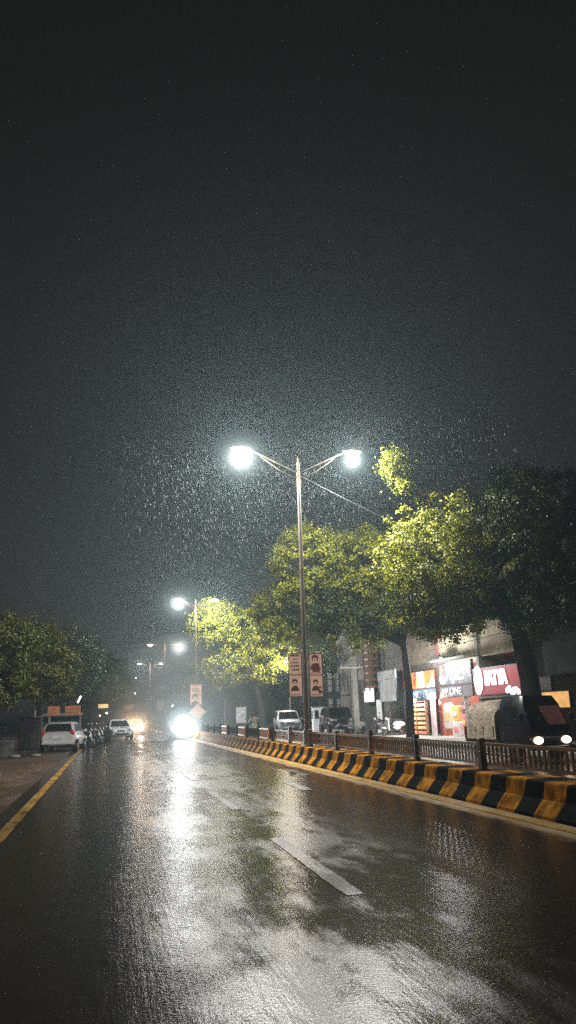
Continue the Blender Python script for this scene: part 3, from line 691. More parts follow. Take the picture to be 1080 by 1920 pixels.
# ------------------------------------------------------------------ shops
X0 = 17.5
shop = thing('shop_building', 'plastered shop row with open fronts under the dark trees', 'building', (0, 0, 0))
MB().box(X0, 24, 26, 60, 5.8, 9.5).box(X0, 24, 49.2, 60, 2.75, 5.8).build('upper_wall', M_DARKW, shop)
MB().box(X0 + .04, 24, 45.6, 49.2, 3.9, 5.8).build('upper_wall', M_GREYW, shop)
MB().box(X0 + .02, 24, 40.4, 45.2, 3.7, 5.8).build('upper_wall', mat('brown_grey_plaster', (.27, .21, .15), .85, 0, .35, 2, .3), shop)
MB().box(X0, 24, 30.5, 40.0, 3.9, 5.8).build('upper_wall', M_BEIGE, shop)
MB().box(X0, 24, 26, 30.5, 2.7, 5.8).build('upper_wall', M_DARKW, shop)
MB().box(X0 + .1, 24, 49.2, 60, .115, 2.75).build('closed_front', M_DARKW, shop)
MB().box(X0 + 3.2, 24, 26, 49.2, .115, 3.9).build('back_wall', mat('shop_interior', (.30, .25, .22), .8, 0, .3, 2), shop)
for ya, yb, m in ((49.0, 49.2, M_GREYW), (45.2, 45.6, M_REDB), (40.0, 40.4, M_REDB), (35.2, 35.5, M_GREYW), (30.2, 30.5, M_GREYW)):
    MB().box(X0 - .08, X0 + 3.2, ya, yb, .115, 5.79).build('pillar', m, shop)
MB().box(X0 - .7, X0 + .02, 35.51, 39.99, 3.92, 4.02).build('canopy', M_CONC, shop)
MB().box(X0 - .25, X0 - .01, 30.6, 35.2, 1.92, 2.02).build('canopy', M_CONC, shop)
b = MB()
for k in range(22): b.box(X0 + .35, X0 + .38 + .02 * (k % 2), 30.52, 35.18, .12 + k * .08, .198 + k * .08)
b.build('roller_shutter', M_STEEL, shop)
b = MB()
for k in range(30): b.box(X0 + .9, X0 + .93 + .02 * (k % 2), 45.62, 48.98, .12 + k * .08, .198 + k * .08)
b.build('roller_shutter', M_DARKM, shop)
for y, z in ((33, 7.6), (37.5, 7.6), (43, 7.6), (47.5, 7.6)):
    f = MB().box(X0 - .04, X0 - .002, y - .7, y + .7, z - .6, z + .7).build('window', M_CONC, shop)
    MB().box(X0 - .06, X0 - .041, y - .6, y + .6, z - .5, z + .6).build('pane', M_GLASS, f)
# orange lattice column with mesh beside the dark block
t = thing('scaffold_column', 'orange brown lattice column rising beside the dark upper storey', 'column', (17.1, 50.6, 2.8))
b = MB()
for xx in (-.3, .3):
    for yy in (-.55, .55): b.tube([(xx, yy, 0), (xx, yy, 5)], .05, 6)
b.build('post', M_RUST, t)
b = MB()
for k in range(11):
    z = .2 + k * .45; b.box(-.28, .28, -.55, .55, z, z + .12)
b.build('slat', mat('orange_brown_slat', (.34, .13, .05), .6, 0, .4, 4), t)

M_WSIGN = mat('white_lit_sign', (.7, .7, .68), .5, 0, .12, 4, emit=(.95, .97, 1), es=.9)
def sign(label, y0, y1, z0, z1, m, x=X0 - .16, d=.14, edge=None):
    t = thing('shop_sign', label, 'sign', (x, (y0 + y1) / 2, (z0 + z1) / 2), 0, 'signs on the shop row')
    h, v = (y1 - y0) / 2, (z1 - z0) / 2
    MB().box(0, d, -h, h, -v, v, 0, .01).build('board', m, t)
    f = MB().box(-.015, d + .01, -h - .03, -h - .001, -v - .03, v + .03).box(-.015, d + .01, h + .001, h + .03, -v - .03, v + .03)
    f.box(-.015, d + .01, -h, h, v + .001, v + .03).box(-.015, d + .01, -h, h, -v - .03, -v - .001).build('frame', edge or M_DARKM, t)
    return t
def blotch(parent, name, m, cy, cz, ry, rz, x=-.012, n=30, rough=.4, seed=0):
    pts = []
    for k in range(n):
        a = 2 * math.pi * k / n; q = 1 + rough * mnoise.noise(Vector((math.cos(a) * 2 + seed, math.sin(a) * 2, seed * 3.1)))
        pts.append((x, cy - ry * q * math.cos(a), cz + rz * q * math.sin(a)))
    return MB().poly(pts[::-1]).build(name, m, parent)
# orange and white sign
M_OR = mat('orange_sign_face', (.55, .17, .03), .5, 0, .7, 2.2, emit=(1, .25, .03), es=.55)
M_WH = mat('bright_sign_white', (.8, .78, .7), .5, 0, .1, 3, emit=(1, .93, .75), es=1.5)
t = sign('orange and white lit sign above the blue sign', 40.45, 44.0, 2.68, 3.6, M_OR)
MB().poly([(-.012, .75, -.44), (-.012, -.25, -.44), (-.012, -.2, .44), (-.012, .8, .44)]).build('white_panel', M_WH, t)
b = MB()
b.poly([(-.013, 1.5, -.2), (-.013, 1.15, -.42), (-.013, 1.0, .1), (-.013, 1.25, .2)]).poly([(-.013, 1.3, .2), (-.013, 1.05, .2), (-.013, .95, .4), (-.013, 1.15, .42)])
b.build('motif', mat('dark_red_motif', (.25, .03, .01), .5, emit=(1, .1, .02), es=.15), t)
MB().poly([(-.013, -.5, -.44), (-.013, -1.7, -.44), (-.013, -1.7, -.1), (-.013, -1.45, .3), (-.013, -1.2, -.1)]).build('motif', M_WH, t)
# blue sign
M_BL = mat('blue_sign_face', (.03, .06, .13), .5, 0, .7, 2, emit=(.1, .25, .5), es=.16)
t = sign('narrow dark blue sign with pale blue lettering above the crate rack', 40.45, 45.15, 2.05, 2.62, M_BL)
text('CEMENT', .56, t, 'lettering', mat('pale_blue_letters', (.4, .5, .6), .5, emit=(.5, .7, .9), es=.32), (-.012, 2.1, -.2), '-x', .006, 1.55)
# grey signs
M_GS = mat('dark_grey_sign_face', (.05, .05, .06), .5, 0, .7, 2, emit=(.4, .42, .5), es=.08)
M_GL = mat('pale_grey_letters', (.6, .62, .66), .5, 0, .2, 4, emit=(.8, .86, .95), es=.5)
t = sign('large grey sign with pale lettering under the floodlight', 35.95, 39.95, 2.72, 3.82, M_GS)
text('W One', .74, t, 'lettering', M_GL, (-.012, .75, -.1), '-x', .012, 1.15)
MB().box(-.014, -.002, -1.2, .55, -.36, -.22).build('underline', M_GL, t)
blotch(t, 'emblem', mat('red_emblem', (.45, .1, .06), .5, emit=(1, .25, .15), es=.5), 1.55, .2, .25, .3, seed=2)
blotch(t, 'bright_patch', M_WH, 1.5, -.27, .42, .26, seed=5)
t = sign('dark sign with faint grey lettering below the large grey sign', 35.95, 39.95, 2.08, 2.64, mat('near_black_sign_face', (.035, .033, .04), .5, 0, .3, 2))
text('W ONE', .5, t, 'lettering', mat('faint_grey_letters', (.3, .3, .33), .5, 0, .3, 5, emit=(.7, .72, .8), es=.16), (-.012, 1.6, -.17), '-x', .01, 1.4)
# red sign
M_RS = mat('red_sign_face', (.08, .004, .006), .6, 0, .6, 1.1, emit=(1, .012, .03), es=.34)
t = sign('red lit sign with white lettering and a white oval', 31.2, 35.75, 2.08, 3.3, M_RS)
M_NEON = mat('white_lit_letters', (.85, .85, .85), .5, 0, .05, 4, emit=(1, .93, .95), es=4)
text('SATYA', .86, t, 'lettering', M_NEON, (-.014, 1.05, -.14), '-x', .045, .82)
blotch(t, 'oval_emblem', M_NEON, 1.72, .08, .46, .66, -.03, rough=.22, seed=1)
b = MB()
for k in range(6): b.ball((-.03, -1.05 - k * .2, -.47 + .07 * math.sin(k * 2.1) - .015 * k), (.02, .15, .13 + .04 * (k % 2)), 10, 6)
b.build('script', M_NEON, t, True)
# white sign and column further along, far orange sign
sign('small blank white lit sign past the white banner', 50.8, 53.0, 2.1, 3.05, M_WSIGN)
MB().box(X0 - .12, X0 + .0, 49.9, 50.6, .115, 2.2).build('white_column', mat('white_lit_column', (.7, .7, .7), .6, 0, .15, 2, emit=(.95, .98, 1), es=.45), shop)  # light on this column is given as its own glow
t = sign('orange lit box sign past the tree trunk, by the truck', 27.4, 29.5, 1.42, 2.02, mat('amber_sign_face', (.5, .28, .06), .5, 0, .7, 3, emit=(1, .52, .14), es=.8), X0 - .3)
sign('dull grey board above the orange box sign', 28.6, 29.9, 2.12, 2.62, mat('dull_grey_board', (.30, .28, .25), .7, 0, .3, 3), X0 - .3)
# white banner with two columns of dark marks
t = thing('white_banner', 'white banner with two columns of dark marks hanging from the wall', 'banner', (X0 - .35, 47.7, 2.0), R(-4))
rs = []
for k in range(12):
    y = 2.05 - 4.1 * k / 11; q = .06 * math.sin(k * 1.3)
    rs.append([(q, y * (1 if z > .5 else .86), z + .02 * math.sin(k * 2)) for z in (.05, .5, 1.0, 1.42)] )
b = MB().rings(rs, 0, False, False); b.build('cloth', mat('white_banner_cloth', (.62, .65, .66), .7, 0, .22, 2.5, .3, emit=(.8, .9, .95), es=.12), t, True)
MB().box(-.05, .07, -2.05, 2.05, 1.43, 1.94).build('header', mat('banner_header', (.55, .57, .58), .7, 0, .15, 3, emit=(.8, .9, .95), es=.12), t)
b = MB()
for yc in (1.45, -1.35):
    for k in range(4): b.box(-.062, -.051, yc - .28, yc + .28, 1.5 + k * .105, 1.55 + k * .105)
b.build('print', M_BLACK, t)
MB().tube([(0, 2.1, 1.98), (0, -2.1, 1.98)], .03, 6).build('rail', M_STEEL, t)
# crate rack and its crates
rk = thing('display_rack', 'tall orange rack of small crates under the blue sign', 'rack', (16.9, 42.4, .115))
b = MB()
for yy in (-1.35, 0, 1.35): MB().box(-.02, .15, yy - .03, yy + .03, 0, 1.85).build('upright', M_RUST, rk)
for k in range(8):
    z = .06 + k * .25; MB().box(-.015, .14, -1.31, -.035, z, z + .025).box(-.015, .14, .035, 1.31, z, z + .025).build('shelf', M_WOOD, rk)
M_CRT = [mat('orange_carton_%d' % k, c, .6, 0, .3, 7, emit=e, es=.6) for k, (c, e) in enumerate((((.55, .25, .09), (1, .45, .15)), ((.6, .36, .2), (1, .6, .3)), ((.5, .14, .07), (1, .25, .1))))]  # cartons brightened by a glow of their own, standing for shop light
ROW = ['bottom', 'second', 'third', 'fourth', 'fifth', 'sixth', 'top']
for k in range(7):
    for j, yy in enumerate((.67, -.67)):
        t = thing('carton', 'orange carton on the %s shelf of the rack, %s column' % (ROW[k], ('banner side', 'red sign side')[j]), 'carton', (16.93, 42.4 + yy, .115 + .086 + k * .25), 0, 'cartons on the rack')
        hgt = random.uniform(.11, .15)
        MB().box(-.03, .11, -.56, .56, 0, hgt, 0, .008).build('box', M_CRT[(k * 2 + j * 5 + k // 3) % 3], t)
        MB().box(-.036, -.031, -.3 - .1 * j, .25, .03, hgt - .03).build('sticker', M_CRT[(k + j + 1) % 3], t)
# goods in the open shop beside it
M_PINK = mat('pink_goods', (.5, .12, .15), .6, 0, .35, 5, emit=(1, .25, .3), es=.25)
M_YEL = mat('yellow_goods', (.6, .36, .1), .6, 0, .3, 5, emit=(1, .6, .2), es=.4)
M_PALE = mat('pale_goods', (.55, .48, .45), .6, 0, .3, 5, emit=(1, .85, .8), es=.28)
def goods(label, x, y, z, w, h, m, m2):
    t = thing('goods_sack', label, 'goods', (x, y, z), 0, 'goods hung in the open shop')
    rs = [[(-.08, -w * q, hh), (-.12, 0, hh), (-.08, w * q, hh), (.08, w * q, hh), (.08, -w * q, hh)] for q, hh in ((.42, 0), (.5, .12 * h), (.48, .6 * h), (.5, .9 * h), (.3, h))]
    MB().rings(rs).build('sack', m, t, True); MB().box(-.135, -.121, -w * .25, w * .25, h * .3, h * .62).build('tag_label', m2, t)
goods('yellow sack hanging in the open shop', 17.35, 38.0, .9, .9, .75, M_YEL, M_PALE)
goods('pink sack hanging by the white pillar of the open shop', 17.3, 36.9, .5, .6, .7, M_PINK, M_YEL)
goods('pale sack standing low in the open shop', 17.3, 37.9, .115, 1.0, .75, M_PALE, M_PINK)
goods('pale sack hanging at the rack side of the open shop', 17.4, 39.1, .5, 1.0, 1.3, M_PALE, M_YEL)
goods('dark red sack hanging above the pink sack', 17.35, 36.9, 1.25, .8, .65, mat('maroon_goods', (.16, .05, .05), .7, 0, .3, 4), M_PINK)
t = thing('shop_post', 'white post at the edge of the open shop by the truck', 'post', (17.0, 36.0, .115))
MB().tube([(0, 0, 0), (.02, -.02, 1.0), (0, 0, 1.9)], [.13, .12, .13], 12).build('shaft', mat('white_post_paint', (.62, .64, .64), .5, 0, .2, 4), t, True)
MB().box(-.18, .18, -.18, .18, 1.9, 1.97, 0, .01).build('cap', M_CONC, t)
t = thing('shop_post', 'slim pale post between the crate rack and the open shop', 'post', (17.0, 40.2, .115))
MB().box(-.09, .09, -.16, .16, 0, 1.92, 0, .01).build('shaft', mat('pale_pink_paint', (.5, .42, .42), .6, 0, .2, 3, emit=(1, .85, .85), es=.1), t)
# shop lamps
t = thing('flood_light', 'bright white floodlight above the large grey sign', 'lamp', (16.95, 38.3, 3.92))
MB().box(-.12, .12, -.2, .2, .02, .2, 0, .02).build('housing', M_DARKM, t); MB().ball((-.13, 0, .1), (.03, .17, .09), 12, 6).build('lens', glow('flood_lens', (1, 1, 1), 30), t, True)
MB().tube([(.1, 0, .12), (.55, 0, .2)], .02, 6).build('bracket', M_DARKM, t)
point('flood_light_glow', (16.55, 38.3, 3.86), 2600, (.95, .98, 1), .08)
t = thing('shop_lamp', 'white lamp under the blue sign above the crate rack', 'lamp', (16.85, 42.5, 2.0))
MB().ball((0, 0, 0), (.1, .32, .09), 14, 8).build('lens', glow('shop_lens', (1, .97, .92), 25), t, True)
MB().box(-.05, .5, -.2, .2, .09, .12).build('bracket', M_DARKM, t)
point('shop_lamp_glow', (16.55, 42.5, 1.92), 1300, (1, .92, .82), .1)
point('open_shop_glow', (18.6, 37.6, 2.3), 1500, (1, .85, .78), .15)
t = thing('shop_lamp', 'tube lamp on the ceiling of the open shop', 'lamp', (18.6, 37.6, 2.55))
MB().tube([(0, -.6, 0), (0, .6, 0)], .025, 8).build('tube', glow('tube_lens', (1, .9, .85), 8), t); MB().box(-.04, .04, -.65, .65, .03, .08).build('bracket', M_DARKM, t)
# booth between the parked cars
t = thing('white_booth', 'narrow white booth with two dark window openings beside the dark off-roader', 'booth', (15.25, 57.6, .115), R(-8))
MB().box(-.5, .5, -.5, .5, 0, 1.75, 0, .02).build('wall', mat('white_booth_glow', (.78, .78, .76), .5, 0, .15, 3, emit=(.9, .95, 1), es=.35), t)  # wall glow stands for passing light on the white paint
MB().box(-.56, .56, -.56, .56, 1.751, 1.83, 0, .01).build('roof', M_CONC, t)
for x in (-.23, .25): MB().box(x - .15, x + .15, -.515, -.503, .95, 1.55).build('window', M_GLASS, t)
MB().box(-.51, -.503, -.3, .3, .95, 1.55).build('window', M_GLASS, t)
MB().tube([(.1, 0, 1.83), (.1, 0, 2.25)], .02, 6).build('mast', M_STEEL, t)
# vertical hanging boards
for x, l in ((16.15, 'vertical hanging board with pale blocks, the wider of two'), (16.75, 'vertical hanging board with pale blocks, the slimmer of two')):
    t = thing('hanging_board', l, 'board', (x, 57.5, 1.5), 0, 'vertical boards under the trees')
    MB().box(-.17, .17, -.03, .03, 0, 2.9, 0, .006).build('board', M_DARKM, t)
    b = MB()
    for k in range(6):
        if k in (2,) : continue
        z = .1 + k * .47; w = .13 if x < 16.5 else .10
        b.poly([(-w, -.034, z), (w, -.034, z), (w, -.034, z + .38), (-w, -.034, z + .38)])
    pb = b.build('pale_block', mat('pale_block_print', (.5, .52, .5), .6, 0, .4, 9, emit=(.85, .9, .9), es=.09), t)
    b = MB()
    for k in range(6):
        if k in (2,): continue
        z = .1 + k * .47; b.tube([(random.uniform(-.08, .08), -.04, z + .06), (random.uniform(-.08, .08), -.04, z + .17), (random.uniform(-.08, .08), -.04, z + .23), (random.uniform(-.08, .08), -.04, z + .32)], .02, 5)
    b.build('mark', M_BLACK, pb)
    MB().tube([(0, .05, -1.4), (0, .05, 2.9)], .035, 6).build('post', M_DARKM, t)
# roadside lamp seen beside the posters
t = thing('roadside_lamp', 'warm white lamp on a thin pole glowing beside the poster boards', 'street lamp', (14.18, 62.5, -.35))
MB().tube([(0, 0, .44), (0, 0, 5.9)], [.07, .045], 8).build('pole', M_STEEL, t); MB().tube([(0, 0, 5.85), (-.25, -.2, 6.0)], .03, 6).build('arm', M_STEEL, t)
lb = MB().box(-.5, -.1, -.32, -.12, 5.96, 6.04, 0, .02).build('luminaire', M_STEEL, t); MB().ball((-.3, -.22, 5.94), (.18, .1, .06), 10, 6).build('lens', glow('warm_lens', (1, .9, .7), 60), lb, True)
point('roadside_lamp_light', (13.86, 62.2, 5.35), 3600, (1, .9, .75), .12)

# ------------------------------------------------------------------ poles and cables
t = thing('utility_pole', 'pale concrete utility pole with cross arms between trees and shops', 'utility pole', (15.1, 48, .115))
M_PPALE = mat('pale_concrete', (.36, .36, .34), .7, 0, .25, 3, .3)
MB().rings([[(-a, -a, z), (a, -a, z), (a, a, z), (-a, a, z)] for z, a in ((0, .19), (3, .16), (8.6, .11))]).build('pole', M_PPALE, t)
for z in (4.05, 6.2, 7.0, 7.8):
    MB().box(-.95, .55, -.16, -.12, z, z + .07).build('cross_arm', M_STEEL, t)
b = MB()
for z in (4.12, 6.27):
    for x in (-.85, -.45, .35): b.tube([(x, -.14, z), (x, -.14, z + .08), (x, -.14, z + .16)], [.03, .045, .02], 8)
b.build('insulator', M_WHITEP, t, True)
MB().box(.2, .6, -.2, .1, 3.3, 4.0, 0, .03).build('junction_box', M_CONC, t)
for x, y, h, l in ((11.4, 80, 4.3, 'short white pole with a bar standing in the blue haze'), (13.2, 110, 7, 'thin distant utility pole in the haze'), (9.8, 125, 6.5, 'thin far pole just past the second poster board')):
    t = thing('utility_pole', l, 'utility pole', (x, y, 0)); MB().tube([(0, 0, 0), (0, 0, h)], [.13, .10], 8).build('pole', M_PPALE, t, True)
    MB().box(-.6, .6, -.03, .03, h * .45, h * .45 + .07).build('cross_arm', M_STEEL, t)
M_CABLE = mat('cable', (.12, .12, .12), .6)
def cable(label, p, q, sag, r=.012):
    p, q = Vector(p), Vector(q); pts = [p.lerp(q, k / 20) - Vector((0, 0, sag * 4 * (k / 20) * (1 - k / 20))) for k in range(21)]
    tag(MB().tube(pts, r, 5).build('overhead_cable', M_CABLE), label, 'cable', 'overhead cables')
cable('overhead cable slanting from tall lamp post head toward the big tree', (6.4, 25.7, 9.75), (14.2, 26.2, 6.6), .15, .006)
cable('overhead cable crossing the big tree above the shop signs', (15.1, 47.9, 6.3), (15.4, 12, 5.6), .35, .013)
cable('lower overhead cable from the utility pole along the shop fronts', (14.7, 47.9, 4.25), (16.6, 12, 5.2), .3, .012)
cable('overhead cable from the second lamp post back to the utility pole', (6.4, 60.3, 5.0), (14.3, 47.9, 4.25), .5, .014)
cable('overhead cable from the second lamp post toward the third', (6.3, 60.4, 6.2), (2.0, 100, 4.0), 1.2, .02)
for k, (z, sg) in enumerate(((4.9, .9), (4.5, 1.2), (4.1, 1.1), (3.7, 1.3))):
    cable(('highest', 'second', 'third', 'lowest')[k] + ' sagging cable in the bundle past the second poster board', (13.2, 110, z + 1), (9.8, 80 - k, z), sg, .022)

# ------------------------------------------------------------------ things on the verge
t = thing('metal_cabinet', 'dark metal cabinet on legs standing on the verge before the hatchback', 'cabinet', (-3.47, 37.8, 0), R(4))
M_CBN = mat('dark_plum_metal', (.035, .028, .034), .5, .1, .4, 4)
MB().box(-.44, .44, -.3, .3, .28, 1.62, 0, .02).build('body', M_CBN, t)
MB().box(-.40, -.01, -.325, -.302, .34, 1.54).build('door', M_CBN, t); MB().box(.01, .40, -.325, -.302, .34, 1.54).build('door', M_CBN, t)
MB().box(-.48, .48, -.36, .34, 1.621, 1.68, 0, .01).build('roof', M_DARKM, t)
for x in (-.38, .38):
    for y in (-.24, .24): MB().box(x - .03, x + .03, y - .03, y + .03, 0, .28).build('leg', M_DARKM, t)
MB().box(.03, .06, -.345, -.326, .85, 1.0).build('handle', M_STEEL, t)
t = thing('low_wall', 'low pale stained wall behind the metal cabinet', 'wall', (-5.6, 37.5, 0), R(3))
MB().box(-2, 1.55, -.12, .12, 0, .78).build('masonry', M_CONC, t); MB().box(-2.02, 1.58, -.16, .16, .781, .86).build('coping', M_GREYW, t)
for x, y, s, l in ((-3.9, 36.6, .28, 'pale rubble lump at the foot of the cabinet'), (-3.05, 36.9, .24, 'flat pale slab lying beside the cabinet leg'), (-4.6, 35.6, .2, 'small pale stone on the mud before the low wall')):
    b = MB(); b.ball((0, 0, s * .25), (s, s * 1.3, s * .3), 9, 5); b.v = [(p[0] * (1 + .3 * mnoise.noise(Vector(p) * 6)), p[1], p[2]) for p in b.v]
    o = b.build('stone', M_CONC); o.location = (x, y, 0); tag(o, l, 'stone', 'rubble on the verge')
k_ = thing('kiosk', 'dark roadside kiosk with an awning behind the hatchback', 'kiosk', (-2.75, 48.6, 0))
MB().box(-1.0, 1.1, .1, 1.6, 0, 1.72).build('wall', M_DARKM, k_); MB().hexa([(-1.1, -.75, 1.74), (1.2, -.75, 1.74), (1.2, 1.7, 1.86), (-1.1, 1.7, 1.86), (-1.1, -.75, 1.78), (1.2, -.75, 1.78), (1.2, 1.7, 1.92), (-1.1, 1.7, 1.92)]).build('awning', M_GREYW, k_)
MB().box(-.7, .8, .05, .098, .75, 1.45).build('counter_opening', M_BLACK, k_)
for x in (-1.0, 1.1): MB().tube([(x, -.65, 0), (x, -.65, 1.74)], .03, 6).build('post', M_STEEL, k_)
M_KO = mat('dim_orange_board', (.42, .17, .07), .6, 0, .4, 4, emit=(1, .38, .12), es=.10)
for x0, x1, l in ((-3.45, -2.78, 'plain dim orange board on the kiosk roof'), (-2.48, -1.62, 'orange board with dark marks on the kiosk roof')):
    t = thing('kiosk_board', l, 'board', ((x0 + x1) / 2, 47.8, 1.80), 0, 'boards on the kiosk roof'); w = (x1 - x0) / 2
    MB().box(-w, w, -.03, .03, 0, .5, 0, .006).build('board', M_KO, t)
    b = MB()
    n = 7 if w > .38 else 3
    for k in range(n * 2):
        xx = -w * .8 + (k % n) * w * 1.6 / n; zz = .08 if k < n else .26
        b.tube([(xx, -.036, zz), (xx + random.uniform(.02, .06), -.036, zz + .07), (xx + random.uniform(0, .05), -.036, zz + random.uniform(.08, .14))], .016, 5)
    b.build('print', M_RUST, t)
o = MB().tube([(-1.80, 47.6, 2.46), (-1.62, 47.6, 2.84)], .045, 8).build('tube_light', glow('tilted_tube', (1, 1, 1), 3)); tag(o, 'tilted white tube light hanging above the kiosk boards', 'lamp')
for k, (x, y, h) in enumerate(((-3.7, 44.5, 1.75), (-4.0, 46, 2.1), (-3.2, 45.5, 1.7))):
    o = MB().tube([(0, 0, 0), (.02, 0, h)], .05, 8).build('verge_post', M_PPALE); o.location = (x, y, 0)
    tag(o, ('pale post behind the cabinet, nearest the hatchback roof', 'tallest pale post in the gap under the low tree', 'pale post beside the kiosk side')[k], 'post', 'pale posts under the low tree')

# ------------------------------------------------------------------ far end of the road
M_FSIGN = mat('far_pinkish_board', (.42, .33, .32), .6, 0, .25, 2, emit=(1, .8, .75), es=.06)
t = thing('distant_board', 'pinkish board on a post far down the median', 'board', (6.9, 112, 0)); MB().box(-.5, .5, -.04, .04, 2.6, 3.9).build('board', M_FSIGN, t); MB().tube([(0, .07, 0), (0, .07, 3.9)], .05, 6).build('post', M_STEEL, t)
t = thing('distant_board', 'white lit board under trees across the median', 'board', (10.1, 62, 0)); MB().box(-.4, .4, -.04, .04, .9, 2.1).build('board', mat('white_far_board', (.5, .52, .52), .6, 0, .5, 5, emit=(.9, .95, 1), es=.10), t); MB().tube([(-.3, .07, 0), (-.3, .07, 2)], .04, 6).tube([(.3, .07, 0), (.3, .07, 2)], .04, 6).build('post', M_STEEL, t)
t = thing('distant_board', 'yellow lit board glowing over the verge beyond the oncoming white car', 'board', (-.6, 84, 0)); MB().box(-.5, .5, -.04, .04, 2.6, 3.0).build('board', mat('yellow_far_board', (.6, .42, .15), .6, 0, .5, 3, emit=(1, .72, .3), es=.9), t); MB().tube([(0, .07, 0), (0, .07, 3)], .05, 6).build('post', M_STEEL, t)
t = thing('distant_board', 'dim amber board beside the yellow one', 'board', (2.1, 86, 0)); MB().box(-.5, .5, -.04, .04, 2.4, 2.9).build('board', mat('amber_far_board', (.5, .25, .1), .6, 0, .5, 3, emit=(1, .5, .2), es=.1), t); MB().tube([(0, .07, 0), (0, .07, 3)], .05, 6).build('post', M_STEEL, t)
FL = [(4.0, 104, 1.2, 'warm'), (4.6, 118, 1.1, 'warm'), (9.3, 120, 3.2, 'cool'), (8.2, 108, 2.9, 'cool'), (3.0, 98, 4.4, 'cool'), (3.8, 122, 7.4, 'cool'), (12, 108, 3.2, 'cool'), (-1.0, 92, 1.9, 'warm'), (-.2, 70, 2.0, 'cool')]
for k, (x, y, z, c) in enumerate(FL):
    t = thing('distant_lamp', '%s white point of lamp light far down the hazy road' % c, 'lamp', (x, y, 0), 0, '%s far lamps' % c)
    MB().tube([(0, .1, 0), (0, .1, z)], .04, 6).build('pole', M_DARKM, t); MB().ball((0, 0, z), .075, 10, 6).build('lens', glow('far_' + c, (1, .72, .45) if c == 'warm' else (.9, .97, 1), 9), t, True)

# ------------------------------------------------------------------ rain: short falling drops, wind leaning them a little
rn = random.Random(5); b = MB()
def drop(x, y, z, L, r):
    d = Vector((.16, -.06, -1)).normalized() * L; i = len(b.v)
    p = Vector((x, y, z))
    for q, rr in ((0, .25), (.75, 1), (1, .5)):
        c = p + d * q
        for k in range(3): b.v.append((c.x + rr * r * math.cos(k * 2.09), c.y + rr * r * math.sin(k * 2.09), c.z))
    for a in (0, 3):
        for k in range(3): b.f.append((i + a + k, i + a + (k + 1) % 3, i + a + 3 + (k + 1) % 3, i + a + 3 + k)); b.m.append(0)
for _ in range(9000):
    q = rn.uniform(0, 1) ** .8 * 4.6; a = rn.uniform(0, 6.28)
    x, y, z = (4.3 if _ % 4 else 8.0) + q * math.cos(a), 23 + q * math.sin(a) * 1.2, 10.6 - abs(rn.gauss(0, 2.4))
    drop(x, y, z, rn.uniform(.05, .16), rn.uniform(.0006, .0012))
for _ in range(1500):
    drop(rn.uniform(-4, 12), rn.uniform(5, 24), rn.uniform(.2, 10), rn.uniform(.03, .07), .0011)
for _ in range(1500):
    drop(rn.uniform(2, 12), rn.uniform(50, 62), rn.uniform(1, 11), rn.uniform(.08, .14), .004)
M_RAIN = mat('rain_water', (.75, .8, .82), .2, 0, .05, spec=.9)
rain = b.build('rain', M_RAIN); tag(rain, 'fine slanting rain caught in the lamp light', None, None, 'stuff')

# mist balls added around lamps to give their glare: scattering volumes, thinning outward
def mist(label, loc, shells, col, g=.3):
    ms = []; b = MB()
    for k, (rad, dens) in enumerate(shells):
        m = bpy.data.materials.new('glow_mist'); m.use_nodes = True; nt = m.node_tree; N, L = nt.nodes.new, nt.links.new
        nt.nodes.remove(nt.nodes['Principled BSDF'])
        v = N('ShaderNodeVolumeScatter'); v.inputs['Color'].default_value = (*col, 1); v.inputs['Anisotropy'].default_value = g
        v.inputs['Density'].default_value = dens; L(v.outputs[0], nt.nodes['Material Output'].inputs['Volume'])
        m.cycles.volume_sampling = 'EQUIANGULAR'; ms.append(m); b.ball((0, 0, 0), rad, 28, 18, k)
    o = b.build('added_glow_mist', ms); o.location = loc
    return tag(o, label, None, None, 'stuff')
TEAL = (.84, .97, 1)
mist('added glow mist around the big lamp of the tall post', (4.3, 25.6, 10.33), ((1.0, .0007), (.86, .0010), (.72, .0016), (.58, .003), (.42, .009), (.28, .03)), TEAL)
mist('smaller added glow mist around the lamp beside the lone leaf spray', (8.4, 25.6, 10.4), ((.75, .0006), (.6, .001), (.46, .002), (.34, .005), (.24, .012)), TEAL)
mist('added glow mist around the lamp of the second post', (5.0, 60.2, 10.1), ((2, .0012), (1.3, .003), (.7, .012)), TEAL)
mist('added glow mist around the cool lamp of the third post', (8.1, 95.8, 9.8), ((3, .003), (2.0, .006), (1.2, .02)), TEAL)
mist('dazzling added glow mist around the headlamps beside the median kerb', (5.15, 56.2, .85), ((6.5, .006), (5.0, .008), (3.6, .012), (2.4, .022), (1.4, .055), (.85, .25)), (.9, .98, 1), .3)
mist('warm added glow mist around the headlamps of the second white car', (2.35, 74.8, .9), ((4.5, .006), (3.2, .01), (2.2, .02), (1.3, .05), (.7, .15)), (1, .85, .7), .3)

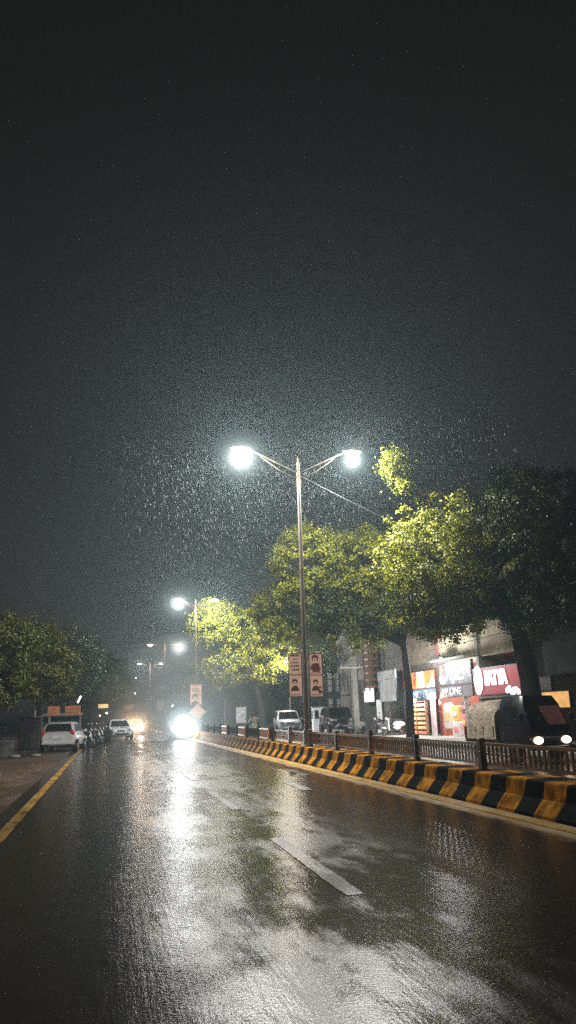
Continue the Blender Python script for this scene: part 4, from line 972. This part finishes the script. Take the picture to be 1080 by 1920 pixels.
# ------------------------------------------------------------------ world: night sky, wet hazy air
w = bpy.data.worlds.new('World'); S.world = w; w.use_nodes = True
nt = w.node_tree; N, L = nt.nodes.new, nt.links.new
bg = nt.nodes['Background']; sky = N('ShaderNodeTexSky'); sky.sky_type = 'NISHITA'; sky.sun_disc = False
sky.sun_elevation = R(2); sky.sun_rotation = R(200)
hs = N('ShaderNodeHueSaturation'); hs.inputs['Saturation'].default_value = .0; hs.inputs['Value'].default_value = 1; L(sky.outputs['Color'], hs.inputs['Color'])
L(hs.outputs['Color'], bg.inputs['Color']); bg.inputs['Strength'].default_value = .011
# rain haze filling the street
m = bpy.data.materials.new('rain_haze'); m.use_nodes = True; nt = m.node_tree; N, L = nt.nodes.new, nt.links.new
nt.nodes.remove(nt.nodes['Principled BSDF'])
vs = N('ShaderNodeVolumeScatter'); vs.inputs['Color'].default_value = (.68, .93, 1, 1); vs.inputs['Density'].default_value = .0012; vs.inputs['Anisotropy'].default_value = .7
L(vs.outputs[0], nt.nodes['Material Output'].inputs['Volume']); m.cycles.volume_sampling = 'EQUIANGULAR'
tag(MB().box(-45, 60, -12, 190, -.6, 40).build('haze', m), 'thin rain haze hanging over the whole street', None, None, 'stuff')

# ------------------------------------------------------------------ camera
yaw, pitch, roll = R(13.05), R(14.6), R(1.75)
f = Vector((math.sin(yaw) * math.cos(pitch), math.cos(yaw) * math.cos(pitch), math.sin(pitch)))
r0 = Vector((math.cos(yaw), -math.sin(yaw), 0)); u0 = r0.cross(f)
rt = r0 * math.cos(roll) - u0 * math.sin(roll); up = u0 * math.cos(roll) + r0 * math.sin(roll)
cam = bpy.data.cameras.new('camera'); co = bpy.data.objects.new('camera', cam); COL.objects.link(co)
co.matrix_world = Matrix(((rt.x, up.x, -f.x, 0), (rt.y, up.y, -f.y, 0), (rt.z, up.z, -f.z, 1.5), (0, 0, 0, 1)))
cam.sensor_fit = 'VERTICAL'; cam.sensor_height = 24; cam.lens = 24 * 1450 / 1920
cam.clip_start = .05; cam.clip_end = 4000
S.camera = co
S.view_settings.view_transform = 'Standard'; S.view_settings.look = 'None'; S.view_settings.exposure = 0; S.view_settings.gamma = 1
S.cycles.use_denoising = False
S.cycles.max_bounces = 6; S.cycles.volume_bounces = 0; S.cycles.transparent_max_bounces = 8
S.cycles.sample_clamp_indirect = 2; S.cycles.sample_clamp_direct = 8
for m in bpy.data.materials: m.cycles.emission_sampling = 'NONE'   # lamps proper light the place; glowing faces are only seen
